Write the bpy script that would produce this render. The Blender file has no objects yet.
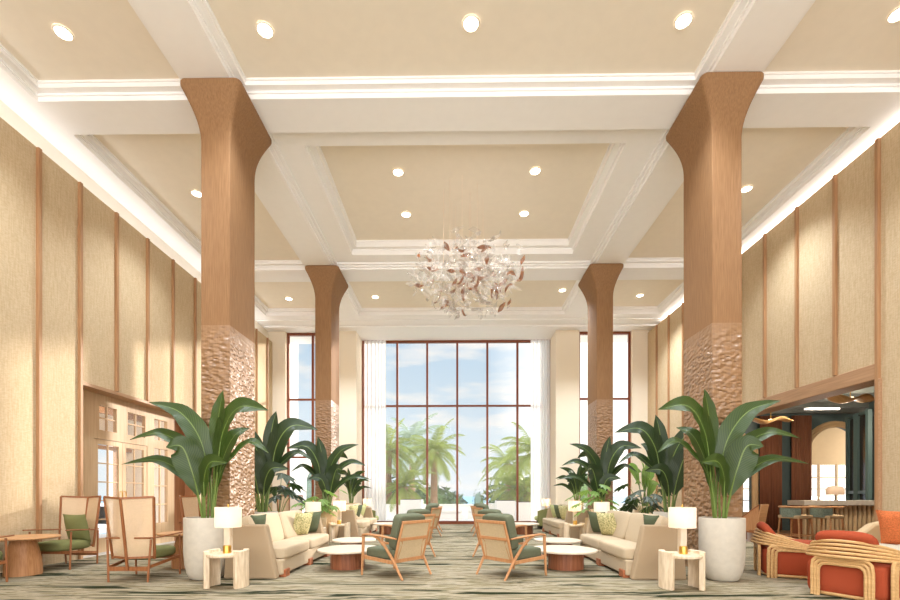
import bpy, bmesh, math, random
from mathutils import Vector, Matrix, noise
C = bpy.context.scene.collection
R = math.radians
random.seed(7)
# ------------------------------------------------------------------ mesh builder
class MB:
    def __init__(s): s.v=[]; s.f=[]; s.m=[]; s.uv=None
    def add(s, vs, fs, mi=0):
        b=len(s.v); s.v+= [tuple(p) for p in vs]
        for f in fs: s.f.append([b+i for i in f]); s.m.append(mi)
        return s
    def box(s,x0,x1,y0,y1,z0,z1,mi=0):
        v=[(x,y,z) for z in (z0,z1) for y in (y0,y1) for x in (x0,x1)]
        return s.add(v,[(0,2,3,1),(4,5,7,6),(0,1,5,4),(2,6,7,3),(0,4,6,2),(1,3,7,5)],mi)
    def obox(s,c,size,rz=0,rx=0,ry=0,mi=0):
        M=Matrix.Rotation(rz,3,'Z')@Matrix.Rotation(ry,3,'Y')@Matrix.Rotation(rx,3,'X')
        v=[Vector(c)+M@Vector((x*size[0]/2,y*size[1]/2,z*size[2]/2)) for z in (-1,1) for y in (-1,1) for x in (-1,1)]
        return s.add(v,[(0,2,3,1),(4,5,7,6),(0,1,5,4),(2,6,7,3),(0,4,6,2),(1,3,7,5)],mi)
    def bar(s,a,b,w,h,mi=0,up=(0,0,1)):
        a=Vector(a);b=Vector(b);t=(b-a).normalized();u=Vector(up)
        if abs(t.dot(u))>.98: u=Vector((0,1,0))
        sd=t.cross(u).normalized();uu=sd.cross(t)
        v=[p+sd*(i*w/2)+uu*(j*h/2) for p in (a,b) for (i,j) in ((-1,-1),(1,-1),(1,1),(-1,1))]
        return s.add(v,[(0,3,2,1),(4,5,6,7),(0,1,5,4),(1,2,6,5),(2,3,7,6),(3,0,4,7)],mi)
    def tube(s,pts,r,n=8,closed=False,mi=0,cap=True,fl=1.0):
        pts=[Vector(p) for p in pts];N=len(pts)
        rr=r if isinstance(r,(list,tuple)) else [r]*N
        vs=[];prev=None
        for i,p in enumerate(pts):
            if closed: t=pts[(i+1)%N]-pts[i-1]
            else: t=pts[min(i+1,N-1)]-pts[max(i-1,0)]
            t.normalize()
            if prev is None:
                u=Vector((0,0,1)) if abs(t.z)<.9 else Vector((0,1,0))
            else: u=prev
            sd=t.cross(u)
            if sd.length<1e-4: sd=t.cross(Vector((1,0,0)))
            sd.normalize();u=sd.cross(t).normalized();prev=u
            for k in range(n):
                a=2*math.pi*k/n
                vs.append(p+(sd*math.cos(a)+u*math.sin(a)*fl)*rr[i])
        fs=[]
        for i in range(N if closed else N-1):
            j=(i+1)%N
            for k in range(n):
                l=(k+1)%n
                fs.append((i*n+k,i*n+l,j*n+l,j*n+k))
        if cap and not closed:
            fs.append(tuple(range(n-1,-1,-1)));fs.append(tuple((N-1)*n+k for k in range(n)))
        return s.add(vs,fs,mi)
    def lathe(s,prof,cx=0,cy=0,n=36,mi=0,sx=1,sy=1,close=False):
        vs=[];fs=[]
        for (r,z) in prof:
            for k in range(n):
                a=2*math.pi*k/n
                vs.append((cx+r*sx*math.cos(a),cy+r*sy*math.sin(a),z))
        m=len(prof)
        for i in range(m-1):
            for k in range(n):
                l=(k+1)%n
                fs.append((i*n+k,i*n+l,(i+1)*n+l,(i+1)*n+k))
        if not close:
            if prof[0][0]>1e-6: fs.append(tuple(range(n-1,-1,-1)))
            if prof[-1][0]>1e-6: fs.append(tuple((m-1)*n+k for k in range(n)))
        return s.add(vs,fs,mi)
    def prism(s,out,a0,a1,axis='z',mi=0):
        n=len(out)
        def P(p,a):
            return {'z':(p[0],p[1],a),'y':(p[0],a,p[1]),'x':(a,p[0],p[1])}[axis]
        vs=[P(p,a0) for p in out]+[P(p,a1) for p in out]
        fs=[tuple(range(n-1,-1,-1)),tuple(range(n,2*n))]+[(i,(i+1)%n,n+(i+1)%n,n+i) for i in range(n)]
        return s.add(vs,fs,mi)
    def cushion(s,c,size,k=6,crown=.0,M=None,n=8,mi=0):
        # rounded box from a subdivided cube
        idx={};vs=[];fs=[]
        def V(i,j,l):
            key=(i,j,l)
            if key in idx: return idx[key]
            p=[2*i/n-1,2*j/n-1,2*l/n-1]
            p=[math.sin(q*math.pi/2) for q in p]
            mx=max(abs(q) for q in p)
            d=sum(abs(q)**k for q in p)**(1/k)
            p=[q*mx/d for q in p]
            p[2]*=1+crown*(1-p[0]**2)*(1-p[1]**2)
            v=Vector((p[0]*size[0]/2,p[1]*size[1]/2,p[2]*size[2]/2))
            if M: v=M@v
            vs.append(v+Vector(c));idx[key]=len(vs)-1
            return idx[key]
        for i in range(n):
            for j in range(n):
                fs.append((V(i,j,0),V(i,j+1,0),V(i+1,j+1,0),V(i+1,j,0)))
                fs.append((V(i,j,n),V(i+1,j,n),V(i+1,j+1,n),V(i,j+1,n)))
                fs.append((V(i,0,j),V(i+1,0,j),V(i+1,0,j+1),V(i,0,j+1)))
                fs.append((V(i,n,j),V(i,n,j+1),V(i+1,n,j+1),V(i+1,n,j)))
                fs.append((V(0,i,j),V(0,i,j+1),V(0,i+1,j+1),V(0,i+1,j)))
                fs.append((V(n,i,j),V(n,i+1,j),V(n,i+1,j+1),V(n,i,j+1)))
        return s.add(vs,fs,mi)
    def pillow(s,w,h,t,M,c,n=12,mi=0):
        vs=[];fs=[]
        for sg in (1,-1):
            for i in range(n+1):
                for j in range(n+1):
                    u=2*i/n-1;v=2*j/n-1
                    x=u*w/2*(1-.07*(1-v*v)*abs(u)); z=v*h/2*(1-.07*(1-u*u)*abs(v))
                    d=sg*t/2*(max(0,1-abs(u)**2.4)**.6)*(max(0,1-abs(v)**2.4)**.6)
                    vs.append(Vector(c)+M@Vector((x,d,z)))
        N=(n+1)*(n+1)
        for q in (0,1):
            for i in range(n):
                for j in range(n):
                    a=q*N+i*(n+1)+j;b=a+1;c2=a+n+2;d2=a+n+1
                    fs.append((a,b,c2,d2) if q==0 else (a,d2,c2,b))
        return s.add(vs,fs,mi)
    def build(s,name,mat,parent=None,smooth=False,bevel=0,merge=False):
        me=bpy.data.meshes.new(name); me.from_pydata(s.v,[],s.f)
        mats=mat if isinstance(mat,(list,tuple)) else [mat]
        for m in mats: me.materials.append(m)
        for p,i in zip(me.polygons,s.m): p.material_index=i
        if s.uv:
            ul=me.uv_layers.new(name='UVMap')
            for l in me.loops: ul.data[l.index].uv=s.uv[l.vertex_index]
        bm=bmesh.new();bm.from_mesh(me)
        if merge: bmesh.ops.remove_doubles(bm,verts=bm.verts,dist=1e-5)
        bmesh.ops.recalc_face_normals(bm,faces=bm.faces)
        bm.to_mesh(me);bm.free()
        if smooth:
            for p in me.polygons: p.use_smooth=True
            me.set_sharp_from_angle(angle=R(40))
        o=bpy.data.objects.new(name,me);C.objects.link(o)
        if parent: o.parent=parent
        if bevel:
            b=o.modifiers.new('bevel','BEVEL');b.width=bevel;b.segments=2;b.limit_method='ANGLE'
        return o
def thing(name,label,cat,loc=(0,0,0),rz=0,group=None,kind=None):
    o=bpy.data.objects.new(name,None);C.objects.link(o);o.empty_display_size=.1
    o.location=loc;o.rotation_euler=(0,0,rz);tag(o,label,cat,group,kind);return o
def tag(o,label=None,cat=None,group=None,kind=None):
    if label:o['label']=label
    if cat:o['category']=cat
    if group:o['group']=group
    if kind:o['kind']=kind
    return o
def st(o): o['kind']='structure'; return o
def dup(root,loc,rz=None,label=None,group=None,scale=None):
    def cp(o,par):
        c=o.copy();C.objects.link(c);c.parent=par
        for ch in list(o.children): cp(ch,c)
        return c
    r=cp(root,None);r.location=loc
    if rz is not None:r.rotation_euler=(0,0,rz)
    if label:r['label']=label
    if group:r['group']=group
    if scale:r.scale=scale
    return r
# ------------------------------------------------------------------ materials
def sc(r,g,b):
    f=lambda c:(c/255/12.92 if c/255<=.04045 else ((c/255+.055)/1.055)**2.4)
    return (f(r),f(g),f(b),1)
class NT:
    def __init__(s,name):
        s.mat=bpy.data.materials.new(name);s.mat.use_nodes=True
        s.t=s.mat.node_tree;s.b=s.t.nodes['Principled BSDF'];s.out=s.t.nodes['Material Output']
    def n(s,ty,**kw):
        q=s.t.nodes.new(ty)
        for k,v in kw.items():
            if k in q.inputs: q.inputs[k].default_value=v
            else: setattr(q,k,v)
        return q
    def l(s,a,b): s.t.links.new(a,b)
    def coord(s,scale=(1,1,1),uv=False):
        tc=s.n('ShaderNodeTexCoord');mp=s.n('ShaderNodeMapping');mp.inputs['Scale'].default_value=scale
        s.l(tc.outputs['UV' if uv else 'Object'],mp.inputs['Vector']);return mp.outputs['Vector']
    def ramp(s,fac,stops):
        r=s.n('ShaderNodeValToRGB');e=r.color_ramp.elements
        while len(e)<len(stops):e.new(.5)
        for i,(p,c) in enumerate(stops): e[i].position=p;e[i].color=c
        s.l(fac,r.inputs['Fac']);return r.outputs['Color']
    def bump(s,h,strength,dist=.01):
        b=s.n('ShaderNodeBump');b.inputs['Strength'].default_value=strength;b.inputs['Distance'].default_value=dist
        s.l(h,b.inputs['Height']);s.l(b.outputs['Normal'],s.b.inputs['Normal']);return b
def plain(name,col,rough=.6,metal=0,var=.06,scale=6,spec=.5):
    m=NT(name);v=m.coord((scale,)*3)
    nz=m.n('ShaderNodeTexNoise',Scale=1.0,Detail=3.0);m.l(v,nz.inputs['Vector'])
    a=tuple(c*(1-var) for c in col[:3])+(1,);b=tuple(min(1,c*(1+var)) for c in col[:3])+(1,)
    m.l(m.ramp(nz.outputs['Fac'],[(.3,a),(.7,b)]),m.b.inputs['Base Color'])
    m.b.inputs['Roughness'].default_value=rough;m.b.inputs['Metallic'].default_value=metal
    m.b.inputs['Specular IOR Level'].default_value=spec
    return m.mat
def wood(name,c1,c2,axis='z',scale=1,rough=.5,spec=.3):
    m=NT(name);s=[22*scale,22*scale,22*scale];s['xyz'.index(axis)]=.9*scale
    v=m.coord(s);nz=m.n('ShaderNodeTexNoise',Scale=1.6,Detail=5.0,Distortion=.4);m.l(v,nz.inputs['Vector'])
    m.l(m.ramp(nz.outputs['Fac'],[(.3,c1),(.7,c2)]),m.b.inputs['Base Color'])
    m.b.inputs['Roughness'].default_value=rough;m.b.inputs['Specular IOR Level'].default_value=spec
    m.bump(nz.outputs['Fac'],.15,.003);return m.mat
def _f():pass
def fabric(name,c,rough=.9,scale=260,amt=.1,bump=.25,patch=None):
    m=NT(name);v=m.coord((scale,)*3)
    nz=m.n('ShaderNodeTexNoise',Scale=1.0,Detail=2.0);m.l(v,nz.inputs['Vector'])
    a=tuple(q*(1-amt*2) for q in c[:3])+(1,);b=tuple(min(1,q*(1+amt*1.6)) for q in c[:3])+(1,)
    if patch: a=patch;
    m.l(m.ramp(nz.outputs['Fac'],[(.35,a),(.62,b)]),m.b.inputs['Base Color'])
    m.b.inputs['Roughness'].default_value=rough;m.b.inputs['Specular IOR Level'].default_value=.15
    m.bump(nz.outputs['Fac'],bump,.004);return m.mat
def emis(name,col,s):
    m=NT(name);m.b.inputs['Base Color'].default_value=col
    m.b.inputs['Emission Color'].default_value=col;m.b.inputs['Emission Strength'].default_value=s;return m.mat
def seethru(name,col,fac,rough=.6,trans=0,weave=None):
    m=NT(name);tr=m.n('ShaderNodeBsdfTransparent');mx=m.n('ShaderNodeMixShader')
    mx.inputs[0].default_value=fac
    m.b.inputs['Base Color'].default_value=col;m.b.inputs['Roughness'].default_value=rough
    src=m.b.outputs[0]
    if trans:
        tl=m.n('ShaderNodeBsdfTranslucent');tl.inputs['Color'].default_value=col
        m2=m.n('ShaderNodeMixShader');m2.inputs[0].default_value=trans
        m.l(src,m2.inputs[1]);m.l(tl.outputs[0],m2.inputs[2]);src=m2.outputs[0]
    if weave:
        v=m.coord((weave,)*3);nz=m.n('ShaderNodeTexNoise',Scale=1.0,Detail=2.0);m.l(v,nz.inputs['Vector'])
        m.l(m.ramp(nz.outputs['Fac'],[(.35,tuple(q*.72 for q in col[:3])+(1,)),(.65,col)]),m.b.inputs['Base Color'])
    m.l(tr.outputs[0],mx.inputs[1]);m.l(src,mx.inputs[2]);m.l(mx.outputs[0],m.out.inputs['Surface']);return m.mat
M={}
M['white']=plain('white_plaster',sc(244,242,240),.55,var=.01)
M['pier']=fabric('pier_plaster',sc(236,224,204),amt=.03,scale=40,bump=.1)
M['cream']=plain('cream_plaster',sc(236,226,209),.8,var=.015)
M['fascia']=plain('ivory_plaster',sc(242,236,224),.7,var=.01)
M['col']=wood('column_wood',sc(132,98,68),sc(152,116,82),'z',2.2,.72,.15)
M['batten']=wood('batten_wood',sc(158,116,80),sc(178,138,100),'z',1,.5)
M['lintel']=wood('lintel_wood',sc(162,126,94),sc(184,146,112),'y',1,.5)
M['light_wood']=wood('light_oak',sc(188,156,120),sc(204,174,138),'z',1,.5)
M['brown_wood']=wood('brown_panel_wood',sc(140,92,60),sc(166,114,78),'z',1,.5)
M['honey']=wood('honey_wood',sc(172,120,78),sc(196,144,100),'z',1.6,.45)
M['honeyx']=wood('honey_wood_flat',sc(184,136,92),sc(206,158,112),'x',1.6,.45)
M['red_wood']=wood('chair_teak',sc(136,84,50),sc(160,104,66),'z',1.6,.4)
M['walnut']=wood('walnut',sc(124,74,50),sc(156,98,68),'z',1.4,.35)
M['foot']=wood('foot_block_wood',sc(150,86,54),sc(172,106,70),'x',1.6,.45)
M['rattan']=wood('rattan_cane',sc(190,150,98),sc(214,174,122),'x',1.2,.45)
M['frame']=plain('bronze_window_frame',sc(126,66,40),.4,.3,.04)
M['gold']=plain('brushed_brass',sc(214,170,84),.3,.9,.03)
M['planter']=plain('planter_stone',sc(192,184,170),.75,var=.05,scale=14)
M['planter2']=plain('planter_beige',sc(206,180,146),.75,var=.04,scale=14)
M['soil']=plain('dark_soil',sc(60,44,32),.95,var=.3,scale=60)
M['trav_top']=plain('cream_marble',sc(214,199,178),.3,var=.05,scale=7)
M['sofa']=fabric('sofa_fabric',sc(186,168,142),amt=.04)
M['sofa_panel']=fabric('sofa_panel_fabric',sc(168,147,120),amt=.05)
M['green']=fabric('olive_green_fabric',sc(100,104,84),amt=.12,scale=180)
M['sage']=fabric('moss_green_fabric',sc(122,124,80),amt=.08)
M['dkgreen']=fabric('forest_green_fabric',sc(84,92,70),amt=.08)
M['pattern']=fabric('leaf_print_fabric',sc(196,186,142),scale=38,amt=.1,patch=sc(140,140,92))
M['ltgreen']=fabric('pale_green_fabric',sc(176,180,130),scale=60,amt=.1)
M['orange']=fabric('burnt_orange_fabric',sc(160,72,46),amt=.06)
M['orange2']=fabric('orange_woven_fabric',sc(206,116,70),scale=70,amt=.12)
M['beige']=fabric('beige_fabric',sc(196,172,136),amt=.05)
M['pale']=fabric('pale_seat_fabric',sc(200,196,176),scale=120,amt=.08)
M['blue']=fabric('blue_grey_fabric',sc(126,140,126),scale=60,amt=.12)
M['cane']=seethru('cane_weave',sc(226,202,164),.88,weave=150)
M['cane_thin']=seethru('cane_mesh',sc(232,202,166),.78,weave=220)
M['shade']=None
m=NT('lamp_shade_linen');tl=m.n('ShaderNodeBsdfTranslucent');tl.inputs['Color'].default_value=sc(250,232,212)
mx=m.n('ShaderNodeMixShader');mx.inputs[0].default_value=.45;m.b.inputs['Base Color'].default_value=sc(248,232,216);m.b.inputs['Roughness'].default_value=.9
m.l(m.b.outputs[0],mx.inputs[1]);m.l(tl.outputs[0],mx.inputs[2]);m.l(mx.outputs[0],m.out.inputs['Surface']);M['shade']=m.mat
M['curtain']=seethru('sheer_curtain',sc(250,248,246),.92,.9,.6)
M['glass']=seethru('clear_glass',sc(255,255,255),.05,.02)
M['cglass']=seethru('pale_blown_glass',sc(196,186,176),.30,.12,.3)
M['amber']=seethru('amber_glass',sc(118,70,42),.85,.15,.35)
M['smoke']=seethru('smoky_glass',sc(140,124,108),.5,.12,.25)
M['teal']=plain('teal_paint',sc(84,100,100),.5,var=.05)
M['teal2']=plain('teal_metal',sc(84,106,106),.4,var=.04)
M['barceil']=plain('grey_teal_ceiling',sc(116,120,116),.6)
M['dark']=plain('dark_brown_glass',sc(52,36,28),.2,var=.1)
M['drape']=wood('brown_drape',sc(124,80,58),sc(150,98,72),'z',.7,.8)
M['brown_floor']=wood('brown_floor',sc(120,86,62),sc(148,110,82),'x',.5,.35)
M['stone_top']=plain('grey_stone_counter',sc(190,182,172),.3,var=.08,scale=10)
M['tanwall']=plain('tan_plaster',sc(196,164,122),.8,var=.02)
M['ext']=plain('white_terrace',sc(240,238,234),.7,var=.01,scale=2)
M['sea']=plain('sea_water',sc(120,172,206),.35,var=.12,scale=.02)
M['trunk']=plain('palm_trunk',sc(150,116,84),.9,var=.3,scale=12)
M['bush']=plain('garden_foliage',sc(80,104,56),.8,var=.35,scale=5)
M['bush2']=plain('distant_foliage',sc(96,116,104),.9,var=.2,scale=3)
M['black']=plain('black_metal',sc(24,22,22),.4)
M['led']=emis('downlight_lens',(1,.94,.86,1),9)
M['line']=emis('linear_light',(1,.96,.9,1),1.2)
M['bulb']=emis('warm_bulb',(1,.8,.55,1),5)
# hammered base of the columns, fading out upward
def carved():
    m=NT('hammered_wood');v=m.coord((1,1,1))
    s=m.coord((12,12,22));nz=m.n('ShaderNodeTexNoise',Scale=.7,Detail=1.0);m.l(s,nz.inputs['Vector'])
    add=m.n('ShaderNodeMixRGB');add.blend_type='ADD';add.inputs[0].default_value=.7;m.l(s,add.inputs[1]);m.l(nz.outputs['Color'],add.inputs[2])
    vo=m.n('ShaderNodeTexVoronoi',Scale=1.0);vo.feature='SMOOTH_F1';m.l(add.outputs[0],vo.inputs['Vector'])
    sx=m.n('ShaderNodeSeparateXYZ');m.l(v,sx.inputs[0])
    n2=m.n('ShaderNodeTexNoise',Scale=3.0);m.l(v,n2.inputs['Vector'])
    mr=m.n('ShaderNodeMapRange');mr.inputs['From Min'].default_value=3.8;mr.inputs['From Max'].default_value=3.35
    md=m.n('ShaderNodeMath');md.operation='MULTIPLY_ADD';md.inputs[1].default_value=.5;m.l(n2.outputs['Fac'],md.inputs[0]);
    m.l(sx.outputs['Z'],md.inputs[2]);sb=m.n('ShaderNodeMath');sb.operation='SUBTRACT';sb.inputs[1].default_value=.25;m.l(md.outputs[0],sb.inputs[0]);m.l(sb.outputs[0],mr.inputs['Value'])
    mu=m.n('ShaderNodeMath');mu.operation='MULTIPLY';m.l(vo.outputs['Distance'],mu.inputs[0]);m.l(mr.outputs['Result'],mu.inputs[1])
    m.bump(mu.outputs[0],1.0,.045)
    s2=m.coord((50,50,2));n3=m.n('ShaderNodeTexNoise',Scale=1.6,Detail=4.0);m.l(s2,n3.inputs['Vector'])
    m.l(m.ramp(n3.outputs['Fac'],[(.3,sc(136,102,70)),(.7,sc(154,118,84))]),m.b.inputs['Base Color'])
    m.b.inputs['Roughness'].default_value=.40;m.b.inputs['Specular IOR Level'].default_value=.6;return m.mat
M['carved']=carved()
def wallcloth():
    m=NT('grasscloth');v=m.coord((14,14,60));nz=m.n('ShaderNodeTexNoise',Scale=1.5,Detail=4.0);m.l(v,nz.inputs['Vector'])
    v2=m.coord((40,40,3));n2=m.n('ShaderNodeTexNoise',Scale=1.5,Detail=3.0);m.l(v2,n2.inputs['Vector'])
    ad=m.n('ShaderNodeMath');ad.operation='ADD';m.l(nz.outputs['Fac'],ad.inputs[0]);m.l(n2.outputs['Fac'],ad.inputs[1])
    hf=m.n('ShaderNodeMath');hf.operation='MULTIPLY';hf.inputs[1].default_value=.5;m.l(ad.outputs[0],hf.inputs[0])
    m.l(m.ramp(hf.outputs[0],[(.4,sc(190,166,130)),(.6,sc(206,185,152))]),m.b.inputs['Base Color'])
    m.b.inputs['Roughness'].default_value=.85;m.bump(hf.outputs[0],.35,.008);return m.mat
M['cloth']=wallcloth()
def carpet():
    m=NT('striped_carpet')
    v=m.coord((.42,5.2,1));w=m.coord((.5,.9,1))
    d=m.n('ShaderNodeTexNoise',Scale=1.0,Detail=2.0);m.l(w,d.inputs['Vector'])
    ad=m.n('ShaderNodeMixRGB');ad.blend_type='ADD';ad.inputs[0].default_value=1.0;m.l(v,ad.inputs[1]);m.l(d.outputs['Color'],ad.inputs[2])
    n1=m.n('ShaderNodeTexNoise',Scale=1.0,Detail=5.0,Roughness=.68);m.l(ad.outputs[0],n1.inputs['Vector'])
    col=m.ramp(n1.outputs['Fac'],[(.28,sc(44,50,36)),(.36,sc(104,100,72)),(.40,sc(172,162,138)),(.45,sc(204,194,174)),(.485,sc(130,122,88)),(.51,sc(168,158,130)),(.55,sc(208,198,178)),(.59,sc(150,142,122)),(.625,sc(98,98,66)),(.66,sc(172,162,142)),(.75,sc(192,182,162))])
    v3=m.coord((.5,6.5,1));n3=m.n('ShaderNodeTexNoise',Scale=1.0,Detail=4.0);
    ad3=m.n('ShaderNodeMixRGB');ad3.blend_type='ADD';ad3.inputs[0].default_value=1.6;m.l(v3,ad3.inputs[1]);m.l(d.outputs['Color'],ad3.inputs[2]);m.l(ad3.outputs[0],n3.inputs['Vector'])
    msk=m.ramp(n3.outputs['Fac'],[(.385,(1,1,1,1)),(.415,(0,0,0,1))])
    mx=m.n('ShaderNodeMixRGB');m.l(msk,mx.inputs[0]);m.l(col,mx.inputs[1]);mx.inputs[2].default_value=sc(46,56,34)
    f=m.coord((160,160,1));n4=m.n('ShaderNodeTexNoise',Scale=1.0);m.l(f,n4.inputs['Vector'])
    g=m.ramp(n4.outputs['Fac'],[(.3,(.54,.52,.485,1)),(.7,(.70,.675,.635,1))])
    mm=m.n('ShaderNodeMixRGB');mm.blend_type='MULTIPLY';mm.inputs[0].default_value=1;m.l(mx.outputs[0],mm.inputs[1]);m.l(g,mm.inputs[2])
    m.l(mm.outputs[0],m.b.inputs['Base Color']);m.b.inputs['Roughness'].default_value=.95;m.b.inputs['Specular IOR Level'].default_value=.1
    m.bump(n4.outputs['Fac'],.4,.006);return m.mat
M['carpet']=carpet()
def travertine():
    m=NT('travertine');v=m.coord((30,30,5));nz=m.n('ShaderNodeTexNoise',Scale=1.0,Detail=5.0);m.l(v,nz.inputs['Vector'])
    m.l(m.ramp(nz.outputs['Fac'],[(.32,sc(206,182,150)),(.65,sc(234,216,190))]),m.b.inputs['Base Color']);m.b.inputs['Roughness'].default_value=.5;m.bump(nz.outputs['Fac'],.1,.003);return m.mat
M['trav']=travertine()
def leafmat(name,c1,c2,tr=.25):
    m=NT(name);tc=m.n('ShaderNodeTexCoord');sx=m.n('ShaderNodeSeparateXYZ');m.l(tc.outputs['UV'],sx.inputs[0])
    a=m.n('ShaderNodeMath');a.operation='ABSOLUTE';m.l(sx.outputs['X'],a.inputs[0])
    b=m.n('ShaderNodeMath');b.operation='MULTIPLY_ADD';b.inputs[1].default_value=26.0;m.l(sx.outputs['Y'],b.inputs[0])
    c=m.n('ShaderNodeMath');c.operation='MULTIPLY';c.inputs[1].default_value=-5.0;m.l(a.outputs[0],c.inputs[0]);m.l(c.outputs[0],b.inputs[2])
    d=m.n('ShaderNodeMath');d.operation='MULTIPLY';d.inputs[1].default_value=6.283;m.l(b.outputs[0],d.inputs[0])
    e=m.n('ShaderNodeMath');e.operation='SINE';m.l(d.outputs[0],e.inputs[0])
    f=m.n('ShaderNodeMapRange');f.inputs['From Min'].default_value=-1;m.l(e.outputs[0],f.inputs['Value'])
    m.l(m.ramp(f.outputs[0],[(0,c1),(1,c2)]),m.b.inputs['Base Color']);m.b.inputs['Roughness'].default_value=.38
    m.bump(f.outputs[0],.25,.004)
    tl=m.n('ShaderNodeBsdfTranslucent');tl.inputs['Color'].default_value=tuple(min(1,q*1.5) for q in c2[:3])+(1,)
    mx=m.n('ShaderNodeMixShader');mx.inputs[0].default_value=tr;m.l(m.b.outputs[0],mx.inputs[1]);m.l(tl.outputs[0],mx.inputs[2]);m.l(mx.outputs[0],m.out.inputs['Surface']);return m.mat
M['leaf']=leafmat('banana_leaf',sc(42,62,20),sc(62,84,30))
M['leafd']=leafmat('dark_leaf',sc(32,48,24),sc(46,66,32),.2)
M['rib']=plain('leaf_rib',sc(104,126,58),.5)
M['leafl']=leafmat('bright_leaf',sc(92,128,54),sc(124,154,74),.35)
M['palm']=leafmat('palm_leaf',sc(76,96,42),sc(150,162,74),.3)
M['palm2']=leafmat('silver_palm_leaf',sc(112,132,112),sc(150,166,140),.35)
# ------------------------------------------------------------------ camera
TH=.0127
cam=bpy.data.cameras.new('camera');co=bpy.data.objects.new('camera',cam);C.objects.link(co)
co.location=(0,0,1.2);co.rotation_euler=(R(90),0,TH);cam.sensor_width=36;cam.lens=18;cam.shift_y=194/900;cam.clip_start=.05;cam.clip_end=2000
bpy.context.scene.camera=co
def W(px,Y,z=0):       # floor position seen at column px when standing at depth Y
    return (Y*((px-450)/450-TH),Y,z)
# ------------------------------------------------------------------ room
ZS=7.33; XL=-6.92; XR=7.17; YB=-4.0
b=MB().box(-6.95,7.35,YB,17.1,-.1,0);b.box(-4.6,4.7,17.1,18.0,-.1,0);st(b.build('floor',M['carpet']))
st(MB().box(7.35,16,7.7,18,-.1,.0).build('floor.001',M['brown_floor']))
# left wall
b=MB();b.box(-7.1,XL,YB,8.2,0,6.93);b.box(-7.1,XL,8.2,11.9,3.28,6.93);b.box(-7.1,XL,11.9,17.3,0,6.93);st(b.build('wall_left',M['cloth']))
st(MB().box(-7.3,-7.08,YB,17.3,6.80,7.6).build('trim_1',M['fascia']))
def cove(x,z,sg,e):
    l=bpy.data.lights.new('cove_light','AREA');l.shape='RECTANGLE';l.size=.06;l.size_y=18;l.energy=e;l.color=(.98,.97,.98)
    o=bpy.data.objects.new('cove_light',l);C.objects.link(o);o.location=(x,7.0,z)
    o.rotation_euler=(0,math.atan2(-.7*sg,-.7),0)
cove(-7.02,6.96,1,30);cove(7.33,7.25,-1,45)
st(MB().box(-7.5,XL+.03,8.2,11.9,3.22,3.28).build('trim_2',M['lintel']))
# right wall
b=MB();b.box(XR,7.5,YB,7.75,0,7.14);b.box(XR,7.5,7.75,12.4,3.42,7.14);b.box(XR,7.5,12.4,17.3,0,7.14);b.box(XR,7.30,YB,17.3,7.14,7.22);st(b.build('wall_right',M['cloth']))
st(MB().box(7.42,7.6,YB,17.3,7.1,7.8).build('trim_3',M['fascia']))
st(MB().box(XR-.04,7.55,7.75,12.4,3.15,3.42).build('trim_4',M['lintel'],bevel=.01))
k=5
def batten(side,Y,z0,z1):
    global k
    x0,x1=(XL-.02,XL+.055) if side<0 else (XR-.055,XR+.02)
    st(MB().box(x0,x1,Y-.03,Y+.03,z0,z1).build('trim_%d'%k,M['batten'],bevel=.006));k+=1
for Y in (1.0,1.9,2.8,3.7,4.6,5.5,6.43,7.36,8.18,9.07,9.99,10.9,11.83,12.75,13.7,14.6,15.5,16.4):
    batten(-1,Y,(3.285 if 8.3<Y<11.8 else 0),6.92)
for Y in (1.2,2.1,3.05,4.0,4.9,5.85,6.8,7.71,8.57,9.52,10.5,11.4,12.35,13.3,14.25,15.2,16.1,17.0):
    batten(1,Y,(3.425 if 7.8<Y<12.3 else 0),7.21)
st(MB().box(XR-.05,7.55,7.66,7.75,0,3.15).build('trim_%d'%k,M['lintel'],bevel=.01));k+=1
# end wall piers
st(MB().box(-4.62,-3.74,16.9,18.15,0,7.33).build('wall_end.001',M['pier']))
st(MB().box(3.75,4.63,16.9,18.15,0,7.33).build('wall_end.002',M['pier']))
st(MB().box(-7.1,-6.42,16.9,17.35,0,7.33).build('wall_end.003',M['pier']))
st(MB().box(6.6,7.5,16.9,17.35,0,7.33).build('wall_end.004',M['pier']))
# ceiling : coffers
tn=60
def ring(x0,x1,y0,y1,ins,z0,z1,mat,name):
    b=MB();b.box(x0,x1,y0,y0+ins,z0,z1);b.box(x0,x1,y1-ins,y1,z0,z1);b.box(x0,x0+ins,y0+ins,y1-ins,z0,z1);b.box(x1-ins,x1,y0+ins,y1-ins,z0,z1)
    return st(b.build(name,mat))
def coffer(x0,x1,y0,y1,z=ZS,d1=.11,led=.12,d2=.09):
    global tn
    e=.004
    # lip bead, ledge, second bead, panel
    ring(x0-.05,x1+.05,y0-.05,y1+.05,.075,z+d1-.035,z+d1,M['white'],'trim_%d'%tn);tn+=1
    ring(x0-.1,x1+.1,y0-.1,y1+.1,.1+led,z+d1,8.2,M['white'],'trim_%d'%tn);tn+=1
    ring(x0+led-.02,x1-led+.02,y0+led-.02,y1-led+.02,.045,z+d1+d2-.03,z+d1+d2,M['white'],'trim_%d'%tn);tn+=1
    st(MB().box(x0,x1,y0,y1,z+d1+d2,z+d1+d2+.05).build('ceiling',M['cream']))
    return z+d1+d2
bl=MB()
BX=[(-7.1,-6.53),(-4.03,-3.33),(3.73,4.43),(6.93,7.45)]
BY=[(-4.3,-3.4),(1.5,2.15),(6.95,7.6),(12.26,12.95),(15.4,18.3)]
for x0,x1 in BX: bl.box(x0,x1,-4.3,15.4,ZS,8.0)
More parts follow.
